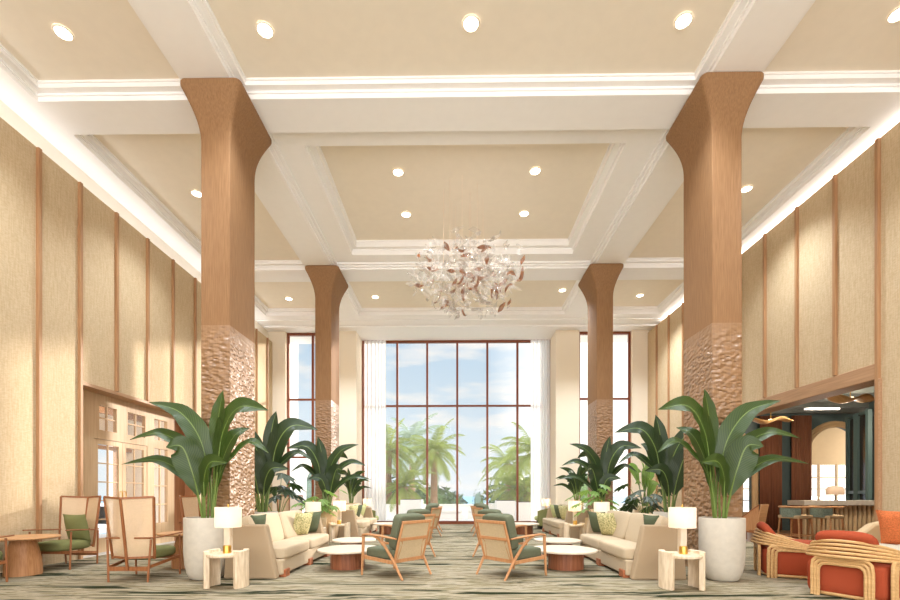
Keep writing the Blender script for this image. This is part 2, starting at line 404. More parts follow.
for i,(y0,y1) in enumerate(BY):
    for x0,x1 in ((-6.53,-4.03),(-3.33,3.73),(4.43,6.93)) if i<4 else ((-7.1,7.5),): bl.box(x0,x1,y0,y1,ZS,8.0)
st(bl.build('ceiling',M['white']))
st(MB().box(-7.0,7.4,15.75,15.82,ZS-.04,ZS).build('trim_58',M['white'],bevel=.01))
st(MB().box(-7.0,7.4,16.3,16.4,ZS-.07,ZS).build('trim_59',M['white'],bevel=.01))
for i in range(4):
    y0,y1=BY[i][1],BY[i+1][0]
    for (x0,x1) in ((-6.53,-4.03),(-3.33,3.73),(4.43,6.93)):
        if i==2 and x0==-3.33:
            ring(x0-.05,x1+.05,y0-.05,y1+.05,.11,ZS+.05,8.0,M['white'],'trim_%d'%tn);tn+=1
            ring(x0-.1,x1+.1,y0-.1,y1+.1,.1+.12,ZS+.09,8.0,M['white'],'trim_%d'%tn);tn+=1
            # flat border
            b=MB();X0,X1,Y0,Y1=-2.72,3.05,8.08,11.78
            b.box(x0,x1,y0,Y0,7.47,8.2);b.box(x0,x1,Y1,y1,7.47,8.2);b.box(x0,X0,Y0,Y1,7.47,8.2);b.box(X1,x1,Y0,Y1,7.47,8.2)
            st(b.build('ceiling',M['white']))
            coffer(X0,X1,Y0,Y1,7.47,.14,.14,.16)
        else: coffer(x0,x1,y0,y1)
st(MB().box(-7.6,7.8,-4.4,18.5,8.2,8.4).build('ceiling',M['cream']))
# back end of the hall, behind the camera: posts, left open for the added sky fill
for i in range(7):
    x=-7.0+i*14.3/6
    st(MB().box(x-.12,x+.12,YB-.2,YB,0,ZS).build('wall_back.%03d'%i,M['fascia']))
# downlights
def downlight(px,Y,z,label,p=70):
    X=W(px,Y)[0];t=thing('downlight',label,'ceiling light',(X,Y,z),0,'recessed ceiling downlights')
    b=MB();b.lathe([(.116,-.004),(.116,-.016),(.109,-.022),(.098,-.02),(.094,-.004)],n=32,close=True);tr_=b.build('trim_ring',M['cream'],t,True)
    MB().lathe([(.095,-.006),(.095,-.012)],n=32).build('lens',M['led'],tr_)
    l=bpy.data.lights.new('downlight_lamp','SPOT');l.energy=p;l.spot_size=R(122);l.spot_blend=1;l.color=(.88,.96,1.03);l.shadow_soft_size=.1
    o=bpy.data.objects.new('downlight_lamp',l);C.objects.link(o);o.location=(0,0,-.13);o.parent=t
DLP=450
for (px,Y,z,lb) in [
 (59,6.1,7.53,'round downlight in the front left side coffer'),(264,6.1,7.53,'round downlight left in the front middle coffer, beside the left column'),
 (471,6.05,7.53,'round downlight in the centre of the front coffer'),(682,6.05,7.53,'round downlight right in the front middle coffer, beside the right column'),
 (893,6.0,7.53,'round downlight in the front right side coffer, cut by the picture edge'),
 (398,9.16,7.77,'downlight in the middle coffer, front left of the chandelier wires'),(535,9.16,7.77,'downlight in the middle coffer, front right of the chandelier wires'),
 (406,10.55,7.77,'downlight behind the chandelier wires, left of them'),(524,10.55,7.77,'downlight behind the chandelier wires, right of them'),
 (195,9.4,7.53,'downlight in the left side coffer, half behind the left front column'),(744,9.4,7.53,'downlight in the right side coffer, beside the right front column'),
 (288,14.5,7.53,'small far downlight in the left rear side coffer'),(375,14.4,7.53,'small far downlight in the rear middle coffer, left of the chandelier'),
 (562,14.0,7.53,'small far downlight in the rear middle coffer, right of the chandelier'),(639,14.4,7.53,'small far downlight in the right rear side coffer'),
 (450,3.6,7.53,'downlight overhead outside the frame')]:
    downlight(px,Y,z-.001,lb,DLP*(1.9 if Y>13 else 1))
# ------------------------------------------------------------------ columns
def column(cx,cy,label):
    t=thing('column',label,'column',(cx,cy,0),0,'flared timber columns','thing')
    def ringpts(hx,hy,r,z,n=5):
        pts=[]
        for (sx,sy,a0) in ((1,1,0),(-1,1,90),(-1,-1,180),(1,-1,270)):
            for i in range(n):
                a=R(a0+90*i/(n-1));pts.append((sx*(hx-r)+r*math.cos(a),sy*(hy-r)+r*math.sin(a),z))
        return pts
    def loft(rs):
        b=MB();n=len(rs[0]);vs=[p for r in rs for p in r];fs=[]
        for i in range(len(rs)-1):
            for j in range(n): fs.append((i*n+j,i*n+(j+1)%n,(i+1)*n+(j+1)%n,(i+1)*n+j))
        fs.append(tuple(range(n-1,-1,-1)));fs.append(tuple((len(rs)-1)*n+j for j in range(n)));return b.add(vs,fs)
    hx,hy=.22,.425
    loft([ringpts(hx,hy,.012,z) for z in [0]+[3.75*i/12 for i in range(1,13)]]).build('carved_base',M['carved'],t,True)
    loft([ringpts(hx,hy,.012,3.75),ringpts(hx,hy,.012,6.42)]).build('shaft',M['col'],t,True)
    rs=[]
    for i in range(15):
        q=i/14;z=6.42+.83*q;o=.235*(1-math.cos(q*math.pi/2))**1.15
        rs.append(ringpts(hx+o,hy+o*.78,.012+.07*q,z))
    for (dz,do) in ((.03,.237),(.055,.236),(.07,.228),(.08,.21)):
        rs.append(ringpts(hx+do,hy+do*.78,.08,7.25+dz))
    loft(rs).build('capital',M['col'],t,True)
column(-3.63,7.175,'front left square timber column with flared capital and sunlit hammered base')
column(4.04,7.175,'front right square timber column with flared capital and shaded hammered base')
column(-3.60,12.6,'rear left timber column with flared capital, behind the left sofas')
column(4.02,12.6,'rear right timber column with flared capital, behind the right sofas')
# ------------------------------------------------------------------ windows
def window(name,x0,x1,Y,ztop,mul,trans,fw=.07,door=None):
    t=bpy.data.objects.new(name,None);C.objects.link(t);t['kind']='structure'
    b=MB();b.box(x0,x1,Y-.06,Y+.06,0,.12);b.box(x0,x1,Y-.06,Y+.06,ztop,ztop+.1);b.box(x0,x0+fw,Y-.06,Y+.06,.12,ztop);b.box(x1-fw,x1,Y-.06,Y+.06,.12,ztop)
    b.build('window_frame',M['frame'],t)
    for x in mul: MB().box(x-.04,x+.04,Y-.05,Y+.05,.12,ztop).build('mullion',M['frame'],t)
    for z in trans: MB().box(x0+fw,x1-fw,Y-.045,Y+.045,z-.035,z+.035).build('transom',M['frame'],t)
    xs=[x0+fw]+list(mul)+[x1-fw]
    for i in range(len(xs)-1): MB().box(xs[i]+.01,xs[i+1]-.01,Y-.006,Y+.006,.12,ztop).build('glass_pane',M['glass'],t)
window('window_1',-3.74,3.75,18.0,7.24,[.06+1.2*i for i in (-3,-2,-1,0,1,2,3)],[4.72])
window('window_2',-6.42,-4.62,17.12,7.24,[-5.45],[4.8,2.6])
window('window_3',4.63,6.6,17.12,7.24,[5.6],[4.8])
b=MB().box(-3.74,3.75,17.95,18.1,7.34,8);
def curtain(x0,x1,Y,label):
    b=MB();n=90;vs=[];fs=[]
    for i in range(n+1):
        u=i/n;x=x0+(x1-x0)*u;y=Y+.022*math.sin(u*math.pi*2*6+math.sin(u*9)*.8)
        vs+=[(x,y,.13),(x,y,7.26)]
    for i in range(n): fs.append((2*i,2*i+2,2*i+3,2*i+1))
    b.add(vs,fs);tag(b.build('sheer_curtain',M['curtain'],None,True),label,'curtain','sheer window curtains')
curtain(-3.62,-2.76,17.75,'white sheer curtain gathered at the left edge of the tall middle window')
curtain(2.95,3.70,17.75,'white sheer curtain gathered at the right edge of the tall middle window')
# ------------------------------------------------------------------ left vestibule wall (glazed double doors)
PX=-7.2
def grid_wall(holes,x,y0,y1,z0,z1,th=.08):
    ys=sorted({y0,y1}|{h[0] for h in holes}|{h[1] for h in holes});zs=sorted({z0,z1}|{h[2] for h in holes}|{h[3] for h in holes})
    b=MB()
    for i in range(len(ys)-1):
        for j in range(len(zs)-1):
            cy=(ys[i]+ys[i+1])/2;cz=(zs[j]+zs[j+1])/2
            if any(h[0]<cy<h[1] and h[2]<cz<h[3] for h in holes): continue
            b.box(x-th,x,ys[i],ys[i+1],zs[j],zs[j+1])
    return b
tr=[(8.24,8.42,2.5,3.0),(9.0,9.47,2.5,3.0),(9.79,10.35,2.5,3.0),(10.66,11.14,2.5,3.0)]
lows=[(8.24,8.45,.12,2.3),(8.87,10.42,0,2.32),(10.66,11.16,.5,2.3)]
st(grid_wall(tr+lows,PX,8.2,11.42,0,3.22).build('wall_left.001',M['light_wood']))
st(MB().box(PX-.08,PX+.002,11.42,11.9,0,3.22).build('wall_left.002',M['brown_wood']))
st(MB().box(PX,XL+.01,11.86,11.9,0,3.22).build('wall_left.003',M['brown_wood']))
wn=10
def lites(y0,y1,z0,z1,ny,nz,name='window_%d'):
    global wn
    t=bpy.data.objects.new(name%wn,None);C.objects.link(t);t['kind']='structure';wn+=1
    b=MB()
    for i in range(1,ny): y=y0+(y1-y0)*i/ny;b.box(PX-.06,PX-.02,y-.014,y+.014,z0,z1)
    for i in range(1,nz): z=z0+(z1-z0)*i/nz;b.box(PX-.058,PX-.022,y0,y1,z-.014,z+.014)
    if ny>1 or nz>1: b.build('glazing_bars',M['light_wood'],t)
    MB().box(PX-.045,PX-.038,y0,y1,z0,z1).build('glass_pane',M['glass'],t)
for h in tr: lites(*h,2 if h[1]-h[0]>.3 else 1,2)
lites(*lows[0],1,5);lites(*lows[2],2,4)
for i,(a,c) in enumerate(((8.88,9.64),(9.65,10.41))):
    t=bpy.data.objects.new('door_%d'%(i+1),None);C.objects.link(t);t['kind']='structure'
    b=MB();s=.1
    b.box(PX-.06,PX-.01,a,a+s,.01,2.31);b.box(PX-.06,PX-.01,c-s,c,.01,2.31);b.box(PX-.06,PX-.01,a+s,c-s,.01,.3);b.box(PX-.06,PX-.01,a+s,c-s,2.21,2.31)
    b.build('door_leaf',M['light_wood'],t)
    b=MB();y=(a+c)/2;b.box(PX-.05,PX-.02,y-.012,y+.012,.3,2.21)
    for q in range(1,5): z=.3+1.91*q/5;b.box(PX-.048,PX-.022,a+s,c-s,z-.012,z+.012)
    b.build('glazing_bars',M['light_wood'],t)
    MB().box(PX-.038,PX-.032,a+s,c-s,.3,2.21).build('glass_pane',M['glass'],t)
    hy=c-.05 if i==0 else a+.05
    MB().tube([(PX-.01,hy,.95),(PX+.03,hy,.95),(PX+.03,hy,1.25),(PX-.01,hy,1.25)],.01).build('door_handle',M['gold'],t,True)
# room beyond the doors
st(MB().box(-12,-7.23,7.5,13.5,-.1,0).build('floor.002',M['stone_top']))
st(MB().box(-60,-12,-20,60,-.12,-.02).build('ground_terrace.001',M['ext']))
b=MB()
for y0,y1 in ((7.5,8.6),(9.6,10.4),(11.4,12.0),(13.0,13.6)): b.box(-10.1,-9.95,y0,y1,0,3.6)
b.box(-10.1,-9.95,7.5,13.6,2.9,3.6)
st(b.build('wall_left.004',M['fascia']))
st(MB().box(-10.1,-7.3,13.5,13.6,0,3.6).build('wall_left.005',M['fascia']))
st(MB().box(-10.1,-7.1,7.4,7.5,0,3.6).build('wall_left.006',M['fascia']))
for i,y in enumerate((8.6,9.6,10.4,11.4,12.0,13.0)):
    st(MB().box(-9.95,-9.8,y-.06,y+.06,0,2.9).build('trim_%d'%(200+i),M['lintel']))
st(MB().box(-9.95,-9.8,7.5,13.5,2.45,2.55).build('trim_210',M['lintel']))
b=MB()
for x in (-9.2,-8.4,-7.7): b.box(x-.06,x+.06,7.5,13.5,3.3,3.5)
b.box(-10.1,-7.1,7.5,13.5,3.5,3.6)
st(b.build('ceiling.050',M['lintel']))
# ------------------------------------------------------------------ bar room
BZ=4.0
b=MB();b.box(7.5,16,7.6,7.75,0,BZ);b.box(15.85,16,7.7,15,0,BZ);st(b.build('wall_right.001',M['dark']))
def arch_wall(x0,x1,Y0,Y1,z1,holes,mat,name):
    # holes: (cx, half width, spring z)
    b=MB();cur=x0
    for (cx,w,sp) in holes:
        b.box(cur,cx-w,Y0,Y1,0,z1)
        n=14;up=[(cx-w,z1)]
        arc=[(cx+w*math.cos(math.pi-math.pi*i/n),sp+w*math.sin(math.pi*i/n)) for i in range(n+1)]
        for i in range(n):
            a,c=arc[i],arc[i+1]
            b.prism([a,c,(c[0],z1),(a[0],z1)],Y0,Y1,'y')
        cur=cx+w
    b.box(cur,x1,Y0,Y1,0,z1);return st(b.build(name,mat))
def archtrim(cx,w,sp,Y,label):
    t=MB();n=16
    for rr,d in ((w+.1,.03),(w,.05)):
        pts=[(cx-rr,Y-d,0)]+[(cx+rr*math.cos(math.pi-math.pi*i/n),Y-d,sp+rr*math.sin(math.pi*i/n)) for i in range(n+1)]+[(cx+rr,Y-d,0)]
        t.tube(pts,.06,8)
    global k
    st(t.build('trim_%d'%(300+k),M['tanwall'],None,True));k+=1
arch_wall(7.5,16,15,15.2,BZ,[(9.2,.62,2.5),(12.5,.95,2.5)],M['teal'],'wall_right.002')
archtrim(9.2,.62,2.5,15,'');archtrim(12.5,.95,2.5,15,'')
st(MB().box(7.5,16,17.9,18.0,2.35,BZ).build('wall_right.003',M['tanwall']))
st(MB().box(7.5,16,17.9,18.0,0,.5).build('wall_right.004',M['tanwall']))
b=MB()
for x in [7.6,8.2,8.8,9.4,10.0,10.6,11.3,11.8,12.3,12.8,13.3,13.8,14.3,15]: b.box(x-.03,x+.03,17.88,17.96,.5,2.35)
for z in (.95,1.4,1.85): b.box(7.5,15.5,17.89,17.95,z-.02,z+.02)
t=bpy.data.objects.new('window_40',None);C.objects.link(t);t['kind']='structure'
b.build('window_frame',M['light_wood'],t);MB().box(7.5,15.5,17.93,17.935,.5,2.35).build('glass_pane',M['glass'],t)
b=MB();b.box(7.5,16,7.6,15,BZ,BZ+.1);b.box(7.5,16,15.2,18,BZ,BZ+.1)
for y in (8.6,9.6,10.6,11.6,12.6,13.6,14.5): b.box(7.5,16,y-.07,y+.07,BZ-.22,BZ)
st(b.build('ceiling.060',M['barceil']))
st(MB().bar((9.6,9.5,3.7),(12.6,13.8,3.7),.25,.3).build('trim_250',M['teal2']))
def drape(x0,x1,Y,label):
    n=60;vs=[];fs=[]
    for i in range(n+1):
        u=i/n;x=x0+(x1-x0)*u;y=Y+.05*math.sin(u*math.pi*2*7)
        vs+=[(x,y,.02),(x,y,3.75)]
    for i in range(n): fs.append((2*i,2*i+2,2*i+3,2*i+1))
    o=MB().add(vs,fs).build('drape',M['drape'],None,True);md=o.modifiers.new('s','SOLIDIFY');md.thickness=.02
    tag(o,label,'curtain','pleated brown drapes in the bar')
drape(9.95,10.62,14.8,'pleated brown drape against teal bar wall, nearer the big plant');drape(10.95,11.55,14.8,'pleated brown drape beside the arched opening, left of it')
# glazed teal partition
t=thing('glazed_cabinet','teal framed glazed cabinet behind the bar counter, beside the arch','cabinet',(0,0,0))
A=Vector((12.0,13.9,0));B=Vector((11.45,12.62,0))
MB().bar(A+Vector((.06,0,1.75)),B+Vector((.06,0,1.75)),.06,3.5).build('back_panel',M['dark'],t)
for f in (0,.42,.5,1.0):
    p=A.lerp(B,f);MB().box(p.x-.06,p.x+.06,p.y-.04,p.y+.04,0,3.55).build('post',M['teal2'],t)
for z in (.5,1.25,3.5): MB().bar(A+Vector((0,0,z)),B+Vector((0,0,z)),.06,.09).build('rail',M['teal2'],t)
# bar counter
t=thing('bar_counter','bar counter with pale stone top and fluted beige front','counter',(0,0,0))
b=MB().box(9.12,12.2,11.9,12.5,.9,1.03).build('worktop',M['stone_top'],t,bevel=.01)
MB().box(9.2,12.2,12.08,12.5,0,.9).build('counter_body',M['walnut'],t)
b=MB()
for i in range(25): x=9.24+i*.12;b.lathe([(.043,0.0),(.043,.9)],x,12.04,8)
b.build('fluted_front',M['beige'],t,True)
t=thing('table_lamp','small lamp with white domed shade standing on the bar counter','lamp',W(831,12.2,1.02))
MB().lathe([(.07,0),(.07,.015),(.015,.02),(.015,.2)],n=16).build('lamp_base',M['black'],t,True)
MB().lathe([(.19,.16),(.2,.2),(.2,.3),(.15,.38),(.03,.40),(.0,.40)],n=24).build('lamp_shade',M['shade'],t,True)
# bar stools
def stool(loc,rz,label):
    t=thing('bar_stool',label,'bar stool',loc,rz,'bar stools at the counter')
    for sx in (-1,1):
        for sy in (-1,1): MB().tube([(sx*.24,sy*.22,0),(sx*.2,sy*.2,.66)],.02).build('leg',M['honeyx'],t,True)
    MB().tube([(-.23,-.21,.2),(.23,-.21,.2),(.23,.21,.2),(-.23,.21,.2)],.012,closed=True).build('foot_rail',M['honeyx'],t,True)
    MB().cushion((0,0,.71),(.5,.5,.11)).build('seat',M['beige'],t,True)
    arc=[(.29*math.cos(a),-.0-.27*math.sin(a)-0.0,.0) for a in [R(-25+230*i/16) for i in range(17)]]
    MB().tube([(x,y,.98) for x,y,z in arc],.028).build('top_rail',M['honeyx'],t,True)
    vs=[];fs=[];n=10
    for i in range(n+1):
        a=R(35+110*i/n)
        for z in (.7,.95):
            for r in (.24,.28): vs.append((r*math.cos(a),-r*math.sin(a),z))
    for i in range(n):
        q=4*i
        fs+=[(q,q+4,q+6,q+2),(q+1,q+3,q+7,q+5),(q,q+1,q+5,q+4),(q+2,q+6,q+7,q+3)]
    fs+=[(0,2,3,1),(4*n,4*n+1,4*n+3,4*n+2)]
    MB().add(vs,fs).build('backrest',M['blue'],t,True)
    return t
p=W(792,11.3);s0=stool(p,R(-70),'bar stool with blue-grey curved back, further from the counter end')
s0.scale=(1.12,1.12,.9);dup(s0,W(822,11.25),R(-70),'bar stool with blue-grey curved back, in front of the fluted counter')
# pendants
def pendant(loc,rz,label,s=1):
    t=thing('pendant_light',label,'pendant light',loc,rz,'sculptural pendants in the bar');t.scale=(s,s,s)
    n=16;vs=[];fs=[]
    for i in range(n+1):
        for j in range(7):
            u=2*i/n-1;v=j/3-1
            w=.22*(1-abs(u)**2.5)**.5+.001
            vs.append((u*.55,v*w,.10*u*u+.05*math.sin(u*5)+.08*v*v*math.cos(u*2)))
    for i in range(n):
        for j in range(6): a=i*7+j;fs.append((a,a+1,a+8,a+7))
    o=MB().add(vs,fs).build('shade',M['rattan'],t,True);md=o.modifiers.new('s','SOLIDIFY');md.thickness=.015
    MB().tube([(0,0,.02),(0,0,.5)],.008).build('cord',M['gold'],t)
    MB().lathe([(.0,.03),(.05,.04),(.05,.09),(0,.1)],n=12).build('bulb',M['bulb'],t,True)
pendant(W(846,9.6,BZ-.9+.05),R(10),'wavy wooden leaf-shaped pendant near the bar entrance post')
pendant(W(768,12.4,BZ-.85),R(-10),'wavy wooden leaf-shaped pendant above the big right plant')
tag(MB().box(8.95,9.8,11.6,11.68,3.36,3.40).build('linear_light',M['line']),'slim white linear light hung under the dark bar ceiling','ceiling light')
MB  # point light maker
def lamp(kind,loc,e,col=(1,.85,.66),size=.1,name='lamp_or_fill'):
    l=bpy.data.lights.new(name,kind);l.energy=e;l.color=col
    if kind=='POINT':l.shadow_soft_size=size
    o=bpy.data.objects.new(name,l);C.objects.link(o);o.location=loc;return o
lamp('POINT',(-8.7,10.5,3.0),110,(1,.92,.8));lamp('POINT',(9.4,11,3.2),230);lamp('POINT',(12.3,10.5,3.2),150);lamp('POINT',(12.5,16.6,3.2),60);lamp('POINT',(9.3,16.6,3.2),50)  # points without fixtures, added to brighten the vestibule and the bar
# ------------------------------------------------------------------ furniture
def sofa_build(m,loc,label,group):
    # m=+1: faces +x (left row); m=-1: faces -x. length along +y
    t=thing('sofa',label,'sofa',loc,0,group)
    L=2.62;X=lambda a:a*m
    def bx(b,x0,x1,*r): b.box(min(X(x0),X(x1)),max(X(x0),X(x1)),*r);return b
    bx(MB(),-.80,-.06,.12,L-.12,.04,.26).build('base',M['sofa'],t,bevel=.02)
    for y0 in (0,L-.14):
        out=[(X(-.86),0),(X(-.10) ,0),(X(-.26),.765),(X(-.80),.765)]
        MB().prism(out,y0,y0+.14,'y').build('end_panel',M['sofa_panel'],t,bevel=.025)
    out=[(X(-.86),0.02),(X(-.70),.02),(X(-.66),.74),(X(-.80),.80)]
    MB().prism(out,.14,L-.14,'y').build('back',M['sofa_panel'],t,bevel=.02)
    h=(L-.28)/2
    for i in (0,1):
        cy=.14+h*(i+.5)
        MB().cushion((X(-.37),cy,.345),(.68,h-.01,.19),9,.06).build('seat_cushion',M['sofa'],t,True)
        Mx=Matrix.Rotation(-m*R(14),3,'Y')
        MB().cushion((X(-.60),cy,.64),(.2,h-.02,.50),7,0,Mx).build('back_cushion',M['sofa'],t,True)
    for y0 in (.16,1.24,L-.36):
        bx(MB(),-.2,-.035,y0,y0+.18,0,.11).build('foot',M['foot'],t,bevel=.005)
    return t
SG='beige two-seat sofas'
s1=sofa_build(1,(-2.42,6.3,0),'front left beige sofa with green pillows, its slanted end panel behind the lamp',SG)
dup(s1,(-2.5,12.1,0),None,'rear left beige sofa beyond the second travertine side table',SG)
s2=sofa_build(-1,(2.36,6.3,0),'front right beige sofa with green pillows, its slanted end panel behind the lamp',SG)
dup(s2,(2.75,12.1,0),None,'rear right beige sofa beyond the second travertine side table',SG)
PG='sofa pillows'
def pillow(loc,rz,tilt,mat,label,s=.46,group=PG,roll=0,t=.16):
    Mx=Matrix.Rotation(rz,3,'Z')@Matrix.Rotation(-tilt,3,'X')@Matrix.Rotation(roll,3,'Y')
    b=MB();b.pillow(s,s,t,Mx,(0,0,0))
    o=b.build('pillow',M[mat],None,True,merge=True);o.location=loc;tag(o,label,'pillow',group);return o
# pillow normal initially along y; rz=90 -> faces x
for m,off,sd in ((1,(-2.42,6.3),'left'),(-1,(2.36,6.3),'right')):
    X=lambda a:off[0]+a*m
    pillow((X(-.36),off[1]+2.30,.66),R(m*60),R(-18),'dkgreen','plain dark green pillow leaning at the far end of the front %s sofa'%sd,.44)
    pillow((X(-.40),off[1]+1.92,.65),R(m*66),R(-18),'pattern','leaf-patterned olive pillow at the far end of the front %s sofa'%sd,.46)
    pillow((X(-.58),off[1]+.42,.70),R(m*80),R(-14),'dkgreen','dark green pillow peeking over the near end panel of the front %s sofa'%sd,.4)
for m,off,sd in ((1,(-2.62,12.1),'left'),(-1,(2.75,12.1),'right')):
    X=lambda a:off[0]+a*m
    pillow((X(-.38),off[1]+.9,.66),R(m*70),R(-18),'pattern','patterned olive pillow on the rear %s sofa, nearer one'%sd,.46)
    pillow((X(-.38),off[1]+1.5,.66),R(m*70),R(-18),'dkgreen','plain green pillow on the rear %s sofa'%sd,.46)
    pillow((X(-.38),off[1]+2.1,.66),R(m*70),R(-18),'ltgreen','pale green pillow on the rear %s sofa, farthest one'%sd,.44)
# travertine side table
def side_table(loc,label):
    t=thing('side_table',label,'side table',loc,0,'travertine side tables')
    MB().lathe([(.0,.40),(.24,.40),(.246,.41),(.246,.432),(.238,.44),(0,.44)],n=40).build('table_top',M['trav'],t,True)
    for s in (0,1):
        n=10;vs=[];fs=[]
        for i in range(n+1):
            a=R(-42+84*i/n)+s*math.pi
            for r in (.20,.268):
                for z in (0,.475): vs.append((r*math.cos(a),r*math.sin(a)*1.0,z))
        for i in range(n):
            q=4*i;fs+=[(q,q+4,q+5,q+1),(q+2,q+3,q+7,q+6),(q+1,q+5,q+7,q+3),(q,q+2,q+6,q+4)]
        fs+=[(0,1,3,2),(4*n,4*n+2,4*n+3,4*n+1)]
        MB().add(vs,fs).build('slab_leg',M['trav'],t,True,bevel=.006)
    return t
def table_lamp(loc,label,on=True):
    t=thing('table_lamp',label,'lamp',loc,0,'table lamps with white drum shades')
    lb=MB().box(-.042,.042,-.045,.045,0,.36).build('lamp_base',M['trav_top'],t,bevel=.012)
    MB().lathe([(.05,0),(.05,.085),(.042,.1),(.0,.1)],-.0,-.03,n=20).build('brass_foot',M['gold'],lb,True)
    MB().lathe([(.157,.33),(.16,.335),(.16,.585),(.157,.59)],n=40,close=True).build('lamp_shade',M['shade'],t,True)
    MB().tube([(0,0,.36),(0,0,.60)],.008).build('stem',M['gold'],t)
    MB().lathe([(0,.595),(.012,.6),(.012,.618),(0,.63)],n=10).build('finial',M['gold'],t,True)
    MB().lathe([(0,.42),(.03,.44),(.03,.47),(0,.49)],n=12).build('bulb',M['bulb' if on else 'white'],t,True)
    l=lamp('POINT',(0,0,.455),5 if on else 1.6,(1,.74,.45) if on else (1,.93,.86),.05);l.parent=t  # switched-off lamps also get a faint added point to brighten the shade
    return t
ta=side_table((-2.97,5.8,0),'front left round travertine side table under the lamp, before the sofa end')
dup(ta,(2.88,5.78,0),None,'front right round travertine side table under the lamp, before the planter')
dup(ta,(-2.93,11.3,0),None,'rear left travertine side table between the two left sofas')
dup(ta,(2.98,11.3,0),None,'rear right travertine side table between the two right sofas')
dup(ta,(-3.05,9.6,0),None,'travertine side table hidden behind the far end of the front left sofa')
dup(ta,(3.1,9.6,0),None,'travertine side table hidden behind the far end of the front right sofa')
dup(ta,(-3.25,16.5,0),None,'distant travertine side table before the left curtain')
dup(ta,(3.3,16.5,0),None,'distant travertine side table before the right curtain')
lo=table_lamp((-2.95,5.8,.44),'front left table lamp with white drum shade and brass foot',False);la=table_lamp((-2.93,11.3,.44),'lit table lamp on the rear left side table, warm glowing shade')
dup(lo,(2.89,5.78,.44),None,'front right table lamp with white drum shade and brass foot')
dup(la,(2.98,11.3,.44),None,'lit table lamp on the rear right side table, warm glowing shade')
dup(lo,(-3.05,9.6,.44),None,'table lamp behind the far arm of the front left sofa')
dup(lo,(3.1,9.6,.44),None,'table lamp behind the far arm of the front right sofa')
dup(la,(-3.25,16.5,.44),None,'distant glowing lamp before the left sheer curtain')
dup(la,(3.3,16.5,.44),None,'distant glowing lamp before the right sheer curtain')
# coffee tables
def blob(rx,ry,n=40,ph=0,am=.05):
    return [((rx*(1+am*math.sin(2*a+ph)))*math.cos(a),(ry*(1+am*math.cos(3*a+ph)))*math.sin(a)) for a in [2*math.pi*i/n for i in range(n)]]
def coffee(loc,label,rx,ry,h,m,mat='trav_top'):
    t=thing('coffee_table',label,'coffee table',loc,0,'low coffee tables with marble tops')
    o=blob(rx,ry);MB().prism([(x*m,y) for x,y in o],h-.035,h,'z').build('table_top',M[mat],t,True,bevel=.008)
    n=48;out=[]
    for i in range(n):
        a=2*math.pi*i/n;r=1+.012*(i%2);out.append((rx*.54*r*math.cos(a)*m-.04*m,ry*.5*r*math.sin(a)))
    MB().prism(out,0,h-.035,'z').build('fluted_base',M['walnut'],t)
    return t
CG='low coffee tables with marble tops'
c1=coffee((-1.72,7.3,0),'front left coffee table with pale stone top and dark fluted base',.50,.52,.32,1)
c2=coffee((1.74,7.3,0),'front right coffee table with pale stone top and dark fluted base',.52,.52,.32,-1)
dup(c1,(-1.98,8.75,-.0),R(20),'second left coffee table, partly behind the front one',CG,(.85,.85,1))
dup(c2,(1.97,8.75,0),R(-20),'second right coffee table, partly behind the front one',CG,(.88,.85,1))
dup(c1,(-2.0,13.6,0),R(20),'distant left coffee table before the rear sofa',CG)
dup(c2,(2.0,13.6,0),R(-20),'distant right coffee table before the rear sofa',CG)
# armchair (wood frame, cane back). local: facing +y
def armchair(loc,rz,label):
    t=thing('armchair',label,'armchair',loc,rz,'wood and cane armchairs with green cushions')
    wd=M['honey']
    for s in (-1,1):
        MB().tube([(s*.34,.36,0),(s*.335,.345,.3),(s*.33,.335,.585)],[.016,.021,.022],8).build('front_leg',wd,t,True)
        MB().tube([(s*.33,.36,.565),(s*.335,.33,.6),(s*.34,.24,.61),(s*.345,0,.60),(s*.345,-.22,.585),(s*.33,-.33,.57)],[.02,.026,.03,.03,.026,.02],8,fl=.6).build('arm',wd,t,True)
        MB().tube([(s*.31,-.43,0),(s*.325,-.27,.26),(s*.335,-.12,.45),(s*.335,.02,.56),(s*.335,.12,.595)],[.016,.021,.021,.02,.016],8).build('rear_leg',wd,t,True)
        MB().bar((s*.325,.33,.27),(s*.325,-.26,.235),.03,.05).build('side_rail',wd,t,bevel=.005)
        MB().tube([(s*.30,-.27,.24),(s*.305,-.36,.55),(s*.29,-.425,.795)],[.02,.02,.018],8).build('back_post',wd,t,True)
        MB().tube([(s*.27,-.36,.55),(s*.235,-.35,.535),(s*.215,-.33,.49),(s*.255,-.275,.28)],.012,6).build('bracket',wd,t,True)
    MB().bar((-.33,.34,.275),(.33,.34,.275),.03,.05).build('front_rail',wd,t)
    MB().bar((-.31,-.27,.25),(.31,-.27,.25),.03,.05).build('rear_rail',wd,t)
    MB().bar((-.31,-.43,.80),(.31,-.43,.80),.03,.045).build('top_rail',wd,t,bevel=.006)
    MB().bar((-.31,-.36,.56),(.31,-.36,.56),.03,.045).build('mid_rail',wd,t,bevel=.006)
    MB().add([(-.29,-.28,.27),(.29,-.28,.27),(.29,-.355,.54),(-.29,-.355,.54)],[(0,1,2,3)]).build('cane_panel',M['cane'],t)
    MB().add([(-.29,-.37,.58),(.29,-.37,.58),(.28,-.425,.785),(-.28,-.425,.785)],[(0,1,2,3)]).build('cane_panel',M['cane'],t)
    MB().cushion((0,.04,.335),(.60,.64,.16),7,.1).build('seat_cushion',M['green'],t,True)
    Mx=Matrix.Rotation(R(14),3,'X');MB().cushion((0,-.24,.655),(.57,.16,.52),8,0,Mx).build('back_cushion',M['green'],t,True)
    return t
AG='wood and cane armchairs with green cushions'
RZ=math.atan2(.6,.44)
a1=armchair((-.90,6.72,0),RZ,'front left wooden armchair with cane back and green cushions, turned away')
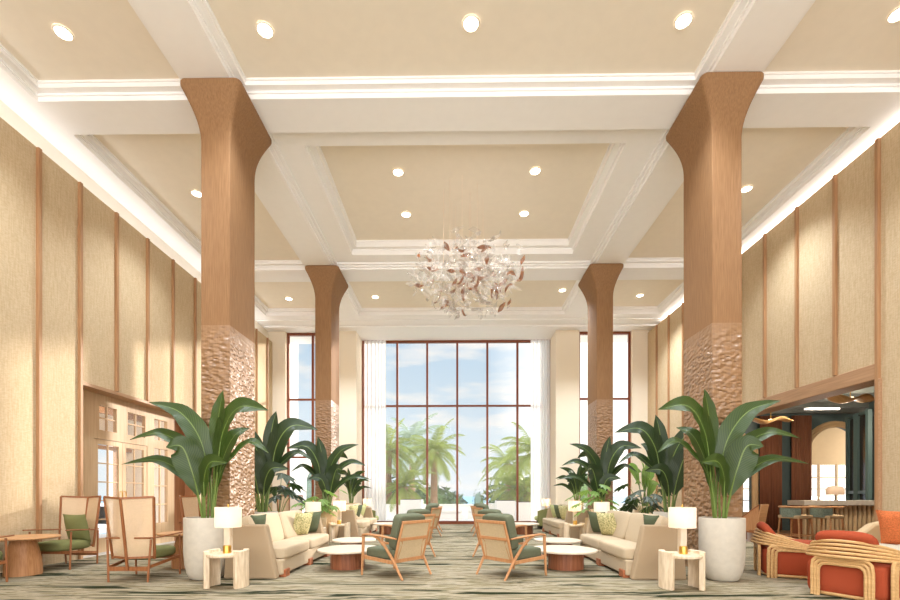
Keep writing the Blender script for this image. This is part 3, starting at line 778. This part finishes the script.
dup(a1,(.84,6.72,0),-RZ,'front right wooden armchair with cane back and green cushions, turned away')
dup(a1,(-.92,8.6,0),RZ,'second left green-cushioned armchair, right behind the front left one')
dup(a1,(.86,8.6,0),-RZ,'second right green-cushioned armchair, right behind the front right one')
dup(a1,(-.92,12.6,0),RZ+.25,'third left wooden armchair, small, nearer the tall window')
dup(a1,(1.0,12.6,0),-RZ-.25,'third right wooden armchair, small, nearer the tall window')
dup(a1,(-.95,14.2,0),RZ+.2,'farthest left wooden armchair before the tall window')
dup(a1,(1.0,14.2,0),-RZ-.2,'farthest right wooden armchair before the tall window')
# high-back cane lounge chair. local facing +y
def cane_chair(loc,rz,label):
    t=thing('lounge_chair',label,'lounge chair',loc,rz,'high-backed cane lounge chairs')
    wd=M['red_wood'];S=[(-.34,-.20),(0,-.36),(.34,-.20)];Bt=[(-.29,-.17),(0,-.29),(.29,-.17)]
    zt=[1.16,1.14,1.16]
    for i in range(3):
        MB().bar((*Bt[i],.30 if i!=1 else .16),(S[i][0],S[i][1]-.06,zt[i]),.026,.034).build('back_post',wd,t,bevel=.005)
    for i in (0,1):
        a=(Bt[i][0],Bt[i][1]);c=(Bt[i+1][0],Bt[i+1][1])
        MB().add([(a[0],a[1],.34),(c[0],c[1],.34),(S[i+1][0],S[i+1][1]-.06,zt[i+1]-.01),(S[i][0],S[i][1]-.06,zt[i]-.01)],[(0,1,2,3)]).build('cane_panel',M['cane_thin'],t)
        MB().bar((S[i][0],S[i][1]-.06,zt[i]),(S[i+1][0],S[i+1][1]-.06,zt[i+1]),.026,.03).build('top_rail',wd,t)
        MB().bar((*a,.33),(*c,.33),.026,.03).build('bottom_rail',wd,t)
    for s in (-1,1):
        MB().tube([(s*.27,-.28,0),(s*.30,-.26,.58)],.014,8).build('leg',wd,t,True)
        MB().tube([(s*.33,.34,0),(s*.335,.32,.60)],.014,8).build('leg',wd,t,True)
        MB().tube([(s*.28,-.30,.60),(s*.32,-.1,.60),(s*.35,.2,.62),(s*.34,.42,.63)],.016,8,fl=.7).build('arm',wd,t,True)
        MB().bar((s*.27,-.27,.2),(s*.33,.33,.28),.02,.04).build('side_rail',wd,t)
    MB().bar((-.28,-.27,.18),(.28,-.27,.18),.02,.06).build('rear_rail',wd,t)
    MB().bar((-.30,-.28,.60),(.30,-.28,.60),.02,.022).build('rear_arm_rail',wd,t)
    MB().bar((-.33,.33,.27),(.33,.33,.27),.02,.05).build('front_rail',wd,t)
    MB().cushion((0,.10,.36),(.56,.62,.15),5,.15).build('seat_cushion',M['sage'],t,True)
    return t
LG='high-backed cane lounge chairs'
l1=cane_chair((-4.46,6.35,0),R(0),'high-backed cane lounge chair seen from behind, before the glazed doors')
dup(l1,(-6.45,7.40,0),R(180),'high-backed cane lounge chair with green pillow, facing the round table')
dup(l1,(-6.45,5.72,0),R(0),'cane lounge chair cut off by the left picture edge')
dup(l1,(-5.0,11.2,0),R(-20),'distant cane chair behind the left column, before the left window')
dup(l1,(-4.75,12.9,0),R(15),'distant cane chair behind the monstera, beside the rear left column')
dup(l1,(-3.95,8.7,0) if False else (-5.35,9.4,0),R(-30),'cane lounge chair half hidden by the big left planter')
pillow((-6.38,7.50,.63),R(-12),R(-12),'sage','moss green pillow on the cane lounge chair by the left wall',.48,group='lounge chair pillows')
def round_table(loc,label,r=.43,h=.57):
    t=thing('round_table',label,'side table',loc,0,'round wooden drum tables')
    MB().lathe([(0,h-.035),(r*.95,h-.035),(r,h-.02),(r,h-.008),(r*.985,h),(0,h)],n=48).build('table_top',M['honeyx'],t,True)
    n=32;b=MB();vs=[];fs=[];Z=[0,.1,.22,.34,.45,h-.035];Rr=[.215,.215,.205,.185,.16,.14]
    for z,q in zip(Z,Rr):
        for i in range(n*2):
            a=math.pi*i/n;rr=q*(1+.03*(abs(math.sin(a*8))))
            vs.append((rr*math.cos(a),rr*math.sin(a),z))
    N=2*n
    for j in range(len(Z)-1):
        for i in range(N): fs.append((j*N+i,j*N+(i+1)%N,(j+1)*N+(i+1)%N,(j+1)*N+i))
    fs.append(tuple(range(N-1,-1,-1)));b.add(vs,fs).build('fluted_base',M['honey'],t,True)
    return t
r1=round_table((-6.44,6.62,0),'round wooden table with flared fluted base at the left edge')
dup(r1,(-4.42,7.35,0),0,'round wooden table behind the cane chair, beside the left planter')
# green tub chairs far
def tub(loc,rz,label):
    t=thing('tub_chair',label,'armchair',loc,rz,'round tub chairs by the curtains')
    b=MB();n=20;vs=[];fs=[]
    for i in range(n+1):
        a=R(-20+220*i/n)
        h=.74-.12*(abs(i/n-.5)*2)**2
        for r in (.30,.40):
            for z in (.1,h): vs.append((r*math.cos(a),-r*math.sin(a),z))
    for i in range(n):
        q=4*i;fs+=[(q,q+4,q+5,q+1),(q+2,q+3,q+7,q+6),(q+1,q+5,q+7,q+3),(q,q+2,q+6,q+4)]
    fs+=[(0,1,3,2),(4*n,4*n+2,4*n+3,4*n+1)]
    b.add(vs,fs).build('shell',M['sage'],t,True,bevel=.02)
    MB().cushion((0,.03,.36),(.56,.6,.18),4,.1).build('seat_cushion',M['ltgreen'],t,True)
    MB().lathe([(.26,0),(.28,.27)],n=24).build('base',M['black'],t,True);return t
tb=tub((-3.05,15.7,0),R(-60),'round green tub chair before the left curtain')
dup(tb,(3.1,15.7,0),R(60),'round green tub chair before the right curtain')
# ------------------------------------------------------------------ orange rattan chairs. local facing +y
def orange_chair(loc,rz,label):
    t=thing('rattan_chair',label,'lounge chair',loc,rz,'burnt orange rattan lounge chairs')
    MB().cushion((0,.0,.225),(.82,.84,.41),9).build('upholstered_base',M['orange'],t,True)
    MB().tube([(.42*math.copysign(abs(math.cos(a))**.6,math.cos(a)),.42*math.copysign(abs(math.sin(a))**.6,math.sin(a)),.03) for a in [2*math.pi*i/36 for i in range(36)]],.02,8,closed=True).build('plinth_ring',M['rattan'],t,True)
    # triple hoops at each side
    for s in (1,):
        for q in range(3):
            x=s*(.445+.0*q);o=.045*q
            pts=[(x,.36-o,0),(x,.36-o,.36-o*.5)]+[(x,.30-o+.06*math.cos(a),.40-o*.6+.06*math.sin(a)) for a in (R(30),R(60),R(90))]+[(x,-.28+o,.46-o*.6)]+[(x,-.30+o+.06*math.cos(a),.40-o*.6+.06*math.sin(a)) for a in (R(120),R(150))]+[(x,-.36+o,.34-o*.5),(x,-.36+o,0)]
            MB().tube(pts,.022,8).build('hoop',M['rattan'],t,True)
    for q in range(3):      # rear hoop
        o=.045*q;o*=.7;pts=[(-.30+o,-.46,0),(-.30+o,-.46,.34-o*.5)]+[(-.22+o+.08*math.cos(a),-.46,.38-o+.08*math.sin(a)) for a in (R(150),R(120),R(90))]+[(.22-o+.08*math.cos(a),-.46,.38-o+.08*math.sin(a)) for a in (R(90),R(60),R(30))]+[(.30-o,-.46,.34-o*.5),(.30-o,-.46,0)]
        MB().tube(pts,.021,8).build('hoop',M['rattan'],t,True)
    for q in range(5):      # swept tubes around the back
        pts=[]
        for i in range(29):
            u=i/28;a=R(-25+230*u);bk=max(0,math.sin(math.pi*u))**1.3
            rr=.45+(.02+.018*q)*bk
            pts.append((rr*math.cos(a)*1.02,-rr*math.sin(a)+.0,.475-.012*q+(.20-.033*q)*bk))
        MB().tube(pts,.0185,8).build('back_rail',M['rattan'],t,True)
    Mx=Matrix.Rotation(R(40),3,'X');MB().cushion((0,-.34,.66),(.62,.14,.30),3.2,0,Mx).build('back_cushion',M['orange'],t,True)
    MB().cushion((0,.06,.46),(.74,.6,.12),4,.2).build('seat_cushion',M['orange'],t,True)
    t.scale=(.94,.94,.98)
    return t
o1=orange_chair((4.80,5.42,0),R(-62),'near rattan lounge chair with burnt orange base, seen from behind')
dup(o1,(5.0,6.75,0),R(-118),'farther rattan lounge chair with burnt orange base, beside the right planter')
# right wall sofa facing -x
t=thing('curved_sofa','beige sofa with sloping arm and pale seat pad at right picture edge','sofa',(6.1,6.0,0))
MB().cushion((.05,0,.2),(1.0,2.0,.3),6).build('base',M['beige'],t,True)
MB().cushion((-.05,0,.42),(.82,1.8,.12),5,.1).build('seat_pad',M['pale'],t,True)
out=[(-.6,.35),(-.3,.42),(0,.55),(.25,.74),(.5,.8),(.55,.8),(.55,.1),(-.55,.1)]
MB().prism(out,.9,1.06,'y').build('arm',M['beige'],t,True,bevel=.03)
MB().cushion((.5,0,.52),(.2,1.9,.56),5).build('back',M['beige'],t,True)
pillow((6.25,6.40,.72),R(-70),R(-14),'orange2','orange woven pillow on the beige sofa at the right edge',.52,group='orange pillows on the right sofa')
# cane lounge in bar
t=thing('bar_lounge_chair','wooden winged cane lounge chair in the bar entrance, sunlit back edge','lounge chair',(7.6,11.7,0),R(35));t.scale=(.7,.7,.88)
MB().prism([(-.4,-.35),(.4,-.35),(.45,.35),(.25,.35),(-.25,.35)],.25,.33,'z').build('seat',M['red_wood'],t,bevel=.01)
for s in (-1,1):
    MB().add([(s*.3,-.32,.3),(s*.42,.3,.3),(s*.44,.32,.55),(s*.34,-.42,1.05)],[(0,1,2,3)]).build('side_wing',M['honey'],t)
    MB().tube([(s*.42,.3,.0),(s*.44,.32,.56),(s*.34,-.42,1.06)],.018).build('wing_frame',M['red_wood'],t,True)
    MB().tube([(s*.32,-.4,0),(s*.3,-.32,.3)],.02).build('leg',M['red_wood'],t,True)
MB().obox((0,-.38,.68),(.62,.04,.78),rx=R(12)).build('backrest',M['honeyx'],t,bevel=.01)
# ------------------------------------------------------------------ plants
def leaf(pts,w,n0,blade0=.32,mats=('leaf','rib'),fold=.10,parent=None,name='leaf'):
    # Catmull-Rom through points
    P=[Vector(p) for p in pts];P=[P[0]*2-P[1]]+P+[P[-1]*2-P[-2]];L=[]
    for i in range(1,len(P)-2):
        for j in range(7):
            t=j/7;a,b_,c,d=P[i-1],P[i],P[i+1],P[i+2]
            L.append(.5*((2*b_)+(c-a)*t+(2*a-5*b_+4*c-d)*t*t+(3*b_-a-3*c+d)*t**3))
    L.append(P[-2]);N=len(L);b=MB();b.uv=[];vs=[];fs=[];mi=[]
    cs=[-1,-.75,-.5,-.25,-.045,.045,.25,.5,.75,1]
    k0=int(N*blade0);nrm=Vector(n0).normalized()
    tot=N-1-k0
    for i in range(k0,N):
        u=(i-k0)/tot
        wd=w*.5*(math.sin(math.pi*min(1,u**1.05*.97+.03))**.95 if u<.999 else 0)*(1.1-.3*u)+.002
        t=(L[min(i+1,N-1)]-L[i-1]).normalized()
        sd=t.cross(nrm)
        if sd.length<.2: sd=t.cross(Vector((.3,0,1)))
        sd.normalize();up=sd.cross(t).normalized()
        if up.dot(nrm)<0: up=-up
        for c in cs:
            vs.append(L[i]+sd*(c*wd)+up*(abs(c)**1.3*wd*fold*2+.012*math.sin(u*26+c*3)*abs(c)*w*2));b.uv.append((c,u))
    m=len(cs)
    for i in range(tot):
        for j in range(m-1):
            a=i*m+j;fs.append((a,a+1,a+m+1,a+m));mi.append(1 if j==4 else 0)
    b.v=[tuple(v) for v in vs];b.f=[list(f) for f in fs];b.m=mi
    ns=len(b.v)
    st_=L[:k0+6];b.tube(st_,[.019*(1-.6*i/len(st_)) for i in range(len(st_))],6,mi=1)
    b.uv+=[(0,0)]*(len(b.v)-ns)
    return b.build(name,[M[mats[0]],M[mats[1]]],parent,True)
K=.01422
LV=[ # px points relative to rim centre (206,517), last value = y(depth) per point; width px; normal
 ([(1,0,.02),(1,-35,.02),(-5,-75,.0),(-24,-104,-.04),(-53,-114,-.1)],20,(.35,-.8,.5)),
 ([(-2,0,0),(-7,-40,.0),(-20,-70,-.06),(-42,-83,-.12),(-67,-76,-.2)],14,(.1,-.7,.7)),
 ([(-1,0,-.05),(-4,-22,-.10),(-9,-48,-.15),(-16,-69,-.2),(-27,-68,-.3)],24,(.3,-1,.15)),
 ([(-3,0,0),(-9,-26,-.04),(-25,-47,-.08),(-46,-57,-.12),(-75,-52,-.2)],12,(.1,-.7,.7)),
 ([(4,0,.05),(6,-50,.05),(9,-85,.04),(13,-110,.02),(17,-127,0)],15,(-.2,-1,.1)),
 ([(5,0,0),(11,-45,-.0),(18,-85,-.03),(36,-109,-.08),(67,-105,-.15)],25,(-.35,-.8,.5)),
 ([(3,0,.1),(10,-42,.1),(27,-65,.08),(44,-76,.05),(63,-64,.0)],12,(0,-.6,.8)),
 ([(1,0,-.06),(2,-20,-.10),(4,-40,-.15),(12,-54,-.2),(31,-53,-.26)],19,(-.3,-.9,.4)),
 ([(2,0,.1),(-4,-50,.2),(-12,-85,.3),(-20,-98,.4),(-32,-92,.5)],18,(.2,.5,.8)),
 ([(5,0,.04),(8,-30,.08),(12,-60,.14),(22,-84,.2),(34,-92,.3)],18,(-.2,-.8,.4)),
]
def big_plant(loc,mir,label,leaves=LV,rz=0,s=1,pl='planter',mats=('leaf','rib'),pot=True,ph=.87,pr=.285,group='large potted banana plants in stone planters'):
    t=thing('potted_plant',label,'potted plant',loc,rz,group)
    q=pr/.33
    MB().lathe([(0,0),(.20*q,0),(.24*q,.02),(.285*q,.10),(.315*q,.22),(.33*q,.40),(.33*q,ph-.01),(.325*q,ph),(.30*q,ph),(.30*q,ph-.08),(0,ph-.08)],n=48).build('planter',M[pl],t,True)
    MB().lathe([(.0,ph-.06),(.295*q,ph-.065),(.295*q,ph-.078)],n=24).build('soil',M['soil'],t.children[0],True)
    for (pp,w,nn) in leaves:
        pts=[((x*mir*K*s),d*s,ph-.07*(1 if i==0 else 0)-y*K*s) for i,(x,y,d) in enumerate(pp)]
        leaf(pts,w*K*s*1.15,(nn[0]*mir,nn[1],nn[2]),.27,mats,parent=t)
    return t
big_plant((-3.55,6.36,0),1,'large banana plant in tall stone planter before the front left column')
big_plant((3.73,6.36,0),-1,'large banana plant in tall stone planter before the front right column')
big_plant((-3.62,8.35,0),1,'dark banana plant in planter right behind the front left column',rz=R(25),s=1.05,mats=('leafd','rib'))
big_plant((3.95,8.35,0),-1,'dark banana plant in planter right behind the front right column',rz=R(-20),s=1.0,mats=('leafd','rib'))
big_plant((-3.35,11.75,0),-1,'small dark banana plant before the rear left column',rz=R(10),s=1.05,mats=('leafd','rib'),pl='planter2',ph=.8)
big_plant((3.75,11.75,0),1,'small dark banana plant before the rear right column',rz=R(-5),s=1.05,mats=('leafd','rib'),pl='planter2',ph=.8)
big_plant((-3.5,15.1,0),1,'slender dark plant beside the rear left column',rz=R(160),s=.66,mats=('leafd','rib'),pl='planter2',ph=.9,pr=.24)
big_plant((4.0,15.0,0),-1,'slender dark plant in round beige planter beside the rear right column',rz=R(175),s=.70,mats=('leafd','rib'),pl='planter2',ph=.95,pr=.24)
big_plant((5.2,12.4,0),1,'bright green palm-leaved plant before the right end window',rz=R(40),s=.8,mats=('leafl','rib'),pl='planter2')
def monstera(loc,label,n=12,mat='leafd',s=1.0,seed=1,h=.5):
    rnd=random.Random(seed);t=thing('monstera_plant',label,'potted plant',loc,0,'split-leaf plants in low planters')
    MB().lathe([(0,0),(.18,0),(.22,.05),(.25,.3),(.25,h),(.225,h),(.225,h-.05),(0,h-.05)],n=32).build('planter',M['planter2'],t,True)
    for i in range(n):
        a=2.4*i+rnd.random()*.6;el=.35+.65*rnd.random();L=(.3+.35*rnd.random())*s
        tip=Vector((math.cos(a)*L*(1.2-el),math.sin(a)*L*(1.2-el),h+L*el*1.5))
        b=MB();b.uv=[];b.tube([(0,0,h-.05),tip*.6+Vector((0,0,h*.5)),tip],.006,5,mi=1);b.uv=[(0,0)]*len(b.v)
        # split leaf
        r=(.15+.08*rnd.random())*s;d=Vector((math.cos(a),math.sin(a),-.35)).normalized();sd=d.cross(Vector((0,0,1))).normalized()
        sd=(sd+Vector((0,0,rnd.uniform(-.3,.3)))).normalized()
        m=18;vs=[tip];uv=[(0,0)]
        for j in range(m+1):
            th=-math.pi*.92+2*math.pi*.92*j/m
            rr=r*(1.0 if j%2==0 else .62)*(1+.35*math.cos(th))
            vs.append(tip+d*(rr*math.cos(th)+r*.4)+sd*rr*math.sin(th)*.95+Vector((0,0,-.25*rr*rr/r)));uv.append((rr/r,th))
        b.uv+=uv;b.add(vs,[(0,j,j+1) for j in range(1,m+1)])
        b.build('leaf',[M[mat],M['rib']],t,True)
    return t
monstera(W(277,9.6),'dark split-leaf plant between the sofa and the distant cane chairs',11,'leafd',1.2,3,.62)
monstera(W(316,11.1),'bright green split-leaf plant behind the left lamps',14,'leafl',.95,5,.62)
monstera(W(595,11.0),'bright green split-leaf plant behind the right lamps',14,'leafl',.95,8,.62)
monstera(W(644,9.7),'dark split-leaf plant behind the front right sofa',12,'leafd',1.2,9,.62)
monstera((-3.85,13.5,0),'small green split-leaf plant at foot of the rear left column',9,'leafl',1.0,11,.7)
monstera((4.0,13.7,0),'small green split-leaf plant at foot of the rear right column',9,'leafl',1.0,12,.7)
# ------------------------------------------------------------------ chandelier
ch=thing('chandelier','large chandelier cloud of clear and amber glass leaves hung on fine wires','chandelier',W(467.5,9.75,5.9))
rnd=random.Random(11);leafs=[]
def gleaf(b,c,size,rot,bend,mi=0):
    n=6;vs=[];fs=[];Mx=rot
    for i in range(n+1):
        u=i/n;w=.32*math.sin(math.pi*min(1,u*.94+.03))**.8
        for v in (-1,0,1):
            p=Vector((u-.5,v*w*.5,bend*(u-.5)**2*2+.12*abs(v)*w+.08*math.sin(u*7+v)))*size
            vs.append(Vector(c)+Mx@p)
    for i in range(n):
        for j in (0,1): a=i*3+j;fs.append((a,a+1,a+4,a+3))
    b.add(vs,fs,mi)
cnt=0;rest=MB()
while cnt<470:
    x,y,z=[rnd.uniform(-1,1) for _ in range(3)]
    top=1-.25*abs(x+.1)
    if x*x+y*y>1 or abs(z)>top or (x*x+y*y)*.6+z*z*.75>1: continue
    if z<-.45 and abs(x)>.75: continue
    c=(x*1.25,y*.85,z*.66-.02+.03*math.sin(x*9)+ (.1 if abs(x)<.3 else 0)*(z>.6))
    rot=Matrix.Rotation(rnd.uniform(0,6.28),3,'Z')@Matrix.Rotation(rnd.uniform(-.9,.9),3,'Y')@Matrix.Rotation(rnd.uniform(-1.3,1.3),3,'X')
    sz=rnd.uniform(.18,.34);r_=rnd.random();mi=1 if r_<.10 else (2 if r_<.3 else 0)
    leafs.append((c,sz,rot,rnd.uniform(-.5,.8),mi));cnt+=1
leafs.sort(key=lambda q:q[0][1])
mats=[M['cglass'],M['amber'],M['smoke']]
for i,q in enumerate(leafs):
    if i<90:
        b=MB();gleaf(b,*q[:4]);b.build('glass_leaf',mats[q[4]],ch,True)
    else: gleaf(rest,*q)
o=rest.build('glass_leaf',mats,ch,True);o['kind']='stuff'
for i in range(9):
    a=2.4*i;x=.15+.55*math.cos(a)*(.4+.07*i)-.3;y=.5*math.sin(a)
    MB().tube([(x,y,.2),(x,y,7.75-5.9)],.0035,5).build('wire',M['shade'],ch)
for q in ((-.6,0,.1),(0,.3,-.1),(.55,-.1,.15),(0,-.35,.2)):
    l=lamp('POINT',q,3,(1,.95,.88),.03);l.parent=ch  # unseen points added inside the glass cloud to lift the ceiling brightness
# ------------------------------------------------------------------ exterior
st(MB().box(-60,60,18.1,44,-.25,-.02).build('ground_terrace',M['ext']))
tag(MB().box(-1500,1500,80,1800,-9,-8.9).build('sea',M['sea']),'blue sea on the horizon beyond the terrace','sea',kind='structure')
GW='low white terrace walls'
for (x0,x1,y,z,lb) in ((-9,-.9,23,.62,'low white terrace wall at the left of the view'),(-1.6,3.5,26,.55,'low white terrace wall in the middle of the view'),(1.3,9,23,.66,'low white terrace wall at the right of the view')):
    t=thing('terrace_wall',lb,'garden wall',(0,0,0),0,GW);MB().box(x0,x1,y,y+.4,-.02,z).build('wall_body',M['ext'],t);MB().box(x0-.05,x1+.05,y-.05,y+.45,z,z+.06).build('coping',M['ext'],t,bevel=.01)
def bench(x0,x1,y,lb):
    t=thing('terrace_bench',lb,'bench',(0,0,0),0,'white terrace benches');MB().box(x0,x1,y,y+.7,-.02,.28).build('base',M['ext'],t);MB().cushion(((x0+x1)/2,y+.35,.36),(x1-x0,.7,.16)).build('seat_cushion',M['ext'],t,True)
bench(-1.8,.3,21.5,'white terrace bench seen left through the tall window');bench(.6,2.4,22.0,'white terrace bench seen right through the tall window')
def palm(px,Y,hz,rad,label,mat='palm',seed=0,nf=26,trunk=True,lean=0,ll=.42,drop=1.0,group='palm trees on the terrace'):
    rnd=random.Random(seed);X=W(px,Y)[0];t=thing('palm_tree',label,'palm tree',(X,Y,-.02),0,group)
    if trunk:
        pts=[(lean*(i/6)**2,0,hz*i/6) for i in range(7)]
        MB().tube(pts,[.30,.24,.21,.2,.19,.2,.26],12).build('trunk',M['trunk'],t,True)
    b=MB();b.uv=[]
    for i in range(nf):
        a=2.399*i+rnd.random()*.4;e=1.25-1.9*(i/nf)+rnd.uniform(-.15,.15)
        L=rad*rnd.uniform(.85,1.15);n=16;P=[];q=Vector((lean,0,hz));dirv=Vector((math.cos(a)*math.cos(e),math.sin(a)*math.cos(e),math.sin(e)))
        for j in range(n+1):
            P.append(q.copy());q=q+dirv*(L/n);dirv=(dirv+Vector((0,0,-.085*drop*(1+.6*j/n)))).normalized()
        nv=len(b.v);b.tube(P,[.02*(1-.8*j/n) for j in range(n+1)],4,cap=False,mi=0);b.uv+=[(0,0)]*(len(b.v)-nv)
        for j in range(2,n):
            tdir=(P[j+1]-P[j]).normalized();sd=tdir.cross(Vector((0,0,1)))
            if sd.length<.05: sd=Vector((1,0,0))
            sd.normalize()
            for s_ in (-1,1):
              for h_ in (0,.5):
                base=P[j].lerp(P[j+1],h_);l=ll*rad*.55*math.sin(math.pi*(.12+.83*(j+h_)/n))
                d=(sd*s_*.8+tdir*.75+Vector((0,0,-.30+rnd.uniform(-.15,.1)))).normalized()
                wv=tdir*.024*rad/2
                end=base+d*l+Vector((0,0,-.12*l));mid=base+d*l*.5
                nv=len(b.v);b.add([base-wv,base+wv,mid+wv,end,mid-wv],[(0,1,2,4),(4,2,3)],0);b.uv+=[(0,.1),(.2,.2),(.5,.5),(1,.9),(.5,.4)]
    b.build('crown',M[mat],t);return t
palm(434,27,3.7,2.3,'palm with sunlit yellow-green crown and stout trunk, seen between the left mullions','palm',1,34)
palm(388,25,3.6,2.5,'palm whose trunk stands against the left sheer curtain','palm',2,30)
palm(412,33,5.0,3.2,'tall silvery palm behind the other left palms','palm2',3,24)
palm(404,24,1.6,1.9,'low bushy palm in the white planter on the left','palm',4,26)
palm(512,24,1.5,1.9,'low broad palm in white planter right of the sea view','palm',5,28)
palm(508,33,3.4,2.6,'palm behind the low broad palm at right','palm',6,28)
palm(534,26,3.6,2.6,'sunlit palm standing against the right sheer curtain','palm',7,32)
palm(528,23,1.3,1.5,'small palm in the white planter near the right curtain','palm',9,22)
def planterbox(px,Y,w,h,label):
    X=W(px,Y)[0];t=thing('terrace_planter',label,'planter',(X,Y,-.02),0,'white terrace planters')
    MB().box(-w/2,w/2,-w/2,w/2,0,h).build('planter_body',M['ext'],t,bevel=.02);MB().box(-w/2+.06,w/2-.06,-w/2+.06,w/2-.06,h,h+.02).build('soil',M['soil'],t)
planterbox(412,21.5,1.0,.95,'white square planter on the terrace, left of the armchairs');planterbox(505,21.5,.9,.9,'white square planter on the terrace, behind the right armchairs');planterbox(526,20.5,.9,.85,'white square planter close to the right curtain')
def bush(px,Y,r,h,label,mat='bush',seed=0,g='garden shrubs beyond the terrace'):
    rnd=random.Random(seed);X=W(px,Y)[0];b=MB()
    for i in range(420):
        a=rnd.uniform(0,6.28);e=math.asin(rnd.uniform(-.1,1));rr=rnd.uniform(.75,1.05)*(1+.2*math.sin(a*3+seed))
        c=Vector((math.cos(a)*math.cos(e)*r*rr,math.sin(a)*math.cos(e)*r*rr*.7,math.sin(e)*h*rr))
        d=Vector((rnd.uniform(-1,1),rnd.uniform(-1,1),rnd.uniform(-.4,1))).normalized();s=d.cross(Vector((rnd.random(),rnd.random(),.3))).normalized();q=r*.16
        b.add([c-s*q*.4,c+d*q,c+s*q*.4,c-d*q],[(0,1,2,3)])
    b.lathe([(r*.75,0),(r*.7,h*.5),(r*.4,h*.8),(0,h*.88)],n=12)
    o=b.build('shrub',M[mat]);o.location=(X,Y,-.02);tag(o,label,'shrub',g)
bush(395,36,2.2,2.2,'green shrub mass at the left edge of the tall window','bush',1)
bush(425,38,2.6,1.9,'green shrub behind the stout palm trunk','bush',2)
bush(447,40,1.6,1.3,'small round shrub right of the stout palm trunk','bush2',3)
bush(515,37,2.4,2.3,'green shrub behind the right palms','bush',4)
bush(478,42,.5,1.5,'single small dark shrub beside the sea','bush2',5)
bush(538,34,2.2,2.4,'shrub at the right sheer curtain','bush',6)
bush(308,40,3.0,3.6,'hazy tree seen through the left end window','bush2',7)
bush(574,32,2.0,2.8,'shrub seen between the right pier and rear right column','bush',8)
# white loggia outside the left end window
b=MB()
b.box(-9.5,-8.6,22,22.5,0,9);
arch=st(b.build('wall_outside',M['ext']))
arch_wall(-9.2,-3.9,19.3,19.6,3.3,[(-5.9,.62,1.75)],M['ext'],'wall_outside.001')
st(MB().box(-9.2,-7.0,19.6,19.9,0,8.3).build('wall_outside.002',M['ext']))
# ------------------------------------------------------------------ light
w=bpy.data.worlds.new('sky');bpy.context.scene.world=w;w.use_nodes=True;nt=w.node_tree;nt.nodes.clear()
def N(ty): return nt.nodes.new(ty)
tc=N('ShaderNodeTexCoord');sp=N('ShaderNodeSeparateXYZ');nt.links.new(tc.outputs['Generated'],sp.inputs[0])
rp=N('ShaderNodeValToRGB');e=rp.color_ramp.elements;e[0].position=0.0;e[0].color=sc(226,236,242);e[1].position=.55;e[1].color=sc(140,186,224)
q=e.new(.14);q.color=sc(212,228,238);q=e.new(.28);q.color=sc(192,216,234)
nt.links.new(sp.outputs['Z'],rp.inputs['Fac'])
mp=N('ShaderNodeMapping');mp.inputs['Scale'].default_value=(3.2,3.2,13);nt.links.new(tc.outputs['Generated'],mp.inputs['Vector'])
nz=N('ShaderNodeTexNoise');nz.inputs['Scale'].default_value=1.6;nz.inputs['Detail'].default_value=6;nt.links.new(mp.outputs[0],nz.inputs['Vector'])
cr=N('ShaderNodeValToRGB');cr.color_ramp.elements[0].position=.5;cr.color_ramp.elements[1].position=.68;nt.links.new(nz.outputs['Fac'],cr.inputs['Fac'])
mx=N('ShaderNodeMixRGB');nt.links.new(cr.outputs['Color'],mx.inputs[0]);nt.links.new(rp.outputs['Color'],mx.inputs[1]);mx.inputs[2].default_value=sc(250,246,240)
# bright haze around the sun
SD=Vector((.91,1.0,.34)).normalized()
vm=N('ShaderNodeVectorMath');vm.operation='DOT_PRODUCT';nt.links.new(tc.outputs['Generated'],vm.inputs[0]);vm.inputs[1].default_value=SD
gl=N('ShaderNodeMapRange');gl.inputs['From Min'].default_value=.80;gl.inputs['From Max'].default_value=.99;nt.links.new(vm.outputs['Value'],gl.inputs['Value'])
m2=N('ShaderNodeMixRGB');nt.links.new(gl.outputs['Result'],m2.inputs[0]);nt.links.new(mx.outputs[0],m2.inputs[1]);m2.inputs[2].default_value=(2.2,2.0,1.8,1)
# added fill: world behind the camera brightened to light the ceiling
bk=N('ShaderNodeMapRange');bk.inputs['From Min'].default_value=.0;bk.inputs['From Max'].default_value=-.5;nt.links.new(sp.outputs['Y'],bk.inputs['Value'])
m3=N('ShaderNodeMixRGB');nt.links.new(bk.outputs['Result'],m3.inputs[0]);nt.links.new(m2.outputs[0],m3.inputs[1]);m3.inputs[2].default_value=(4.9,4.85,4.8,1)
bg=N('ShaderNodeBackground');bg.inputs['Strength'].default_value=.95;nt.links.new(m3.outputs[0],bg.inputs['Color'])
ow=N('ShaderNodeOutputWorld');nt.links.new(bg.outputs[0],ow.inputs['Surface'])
sl=bpy.data.lights.new('sun','SUN');sl.energy=5.2;sl.angle=R(2.5);sl.color=(1,.93,.85);so=bpy.data.objects.new('sun',sl);C.objects.link(so);so.rotation_euler=SD.to_track_quat('Z','Y').to_euler()
# cove strips along both side walls (warm led grazing the soffit)
s=bpy.context.scene
s.view_settings.view_transform='Standard';s.view_settings.look='None';s.view_settings.exposure=0.2;s.view_settings.gamma=1
s.cycles.max_bounces=10;s.cycles.diffuse_bounces=6;s.cycles.transparent_max_bounces=24;s.cycles.sample_clamp_indirect=8
s.cycles.use_denoising=True
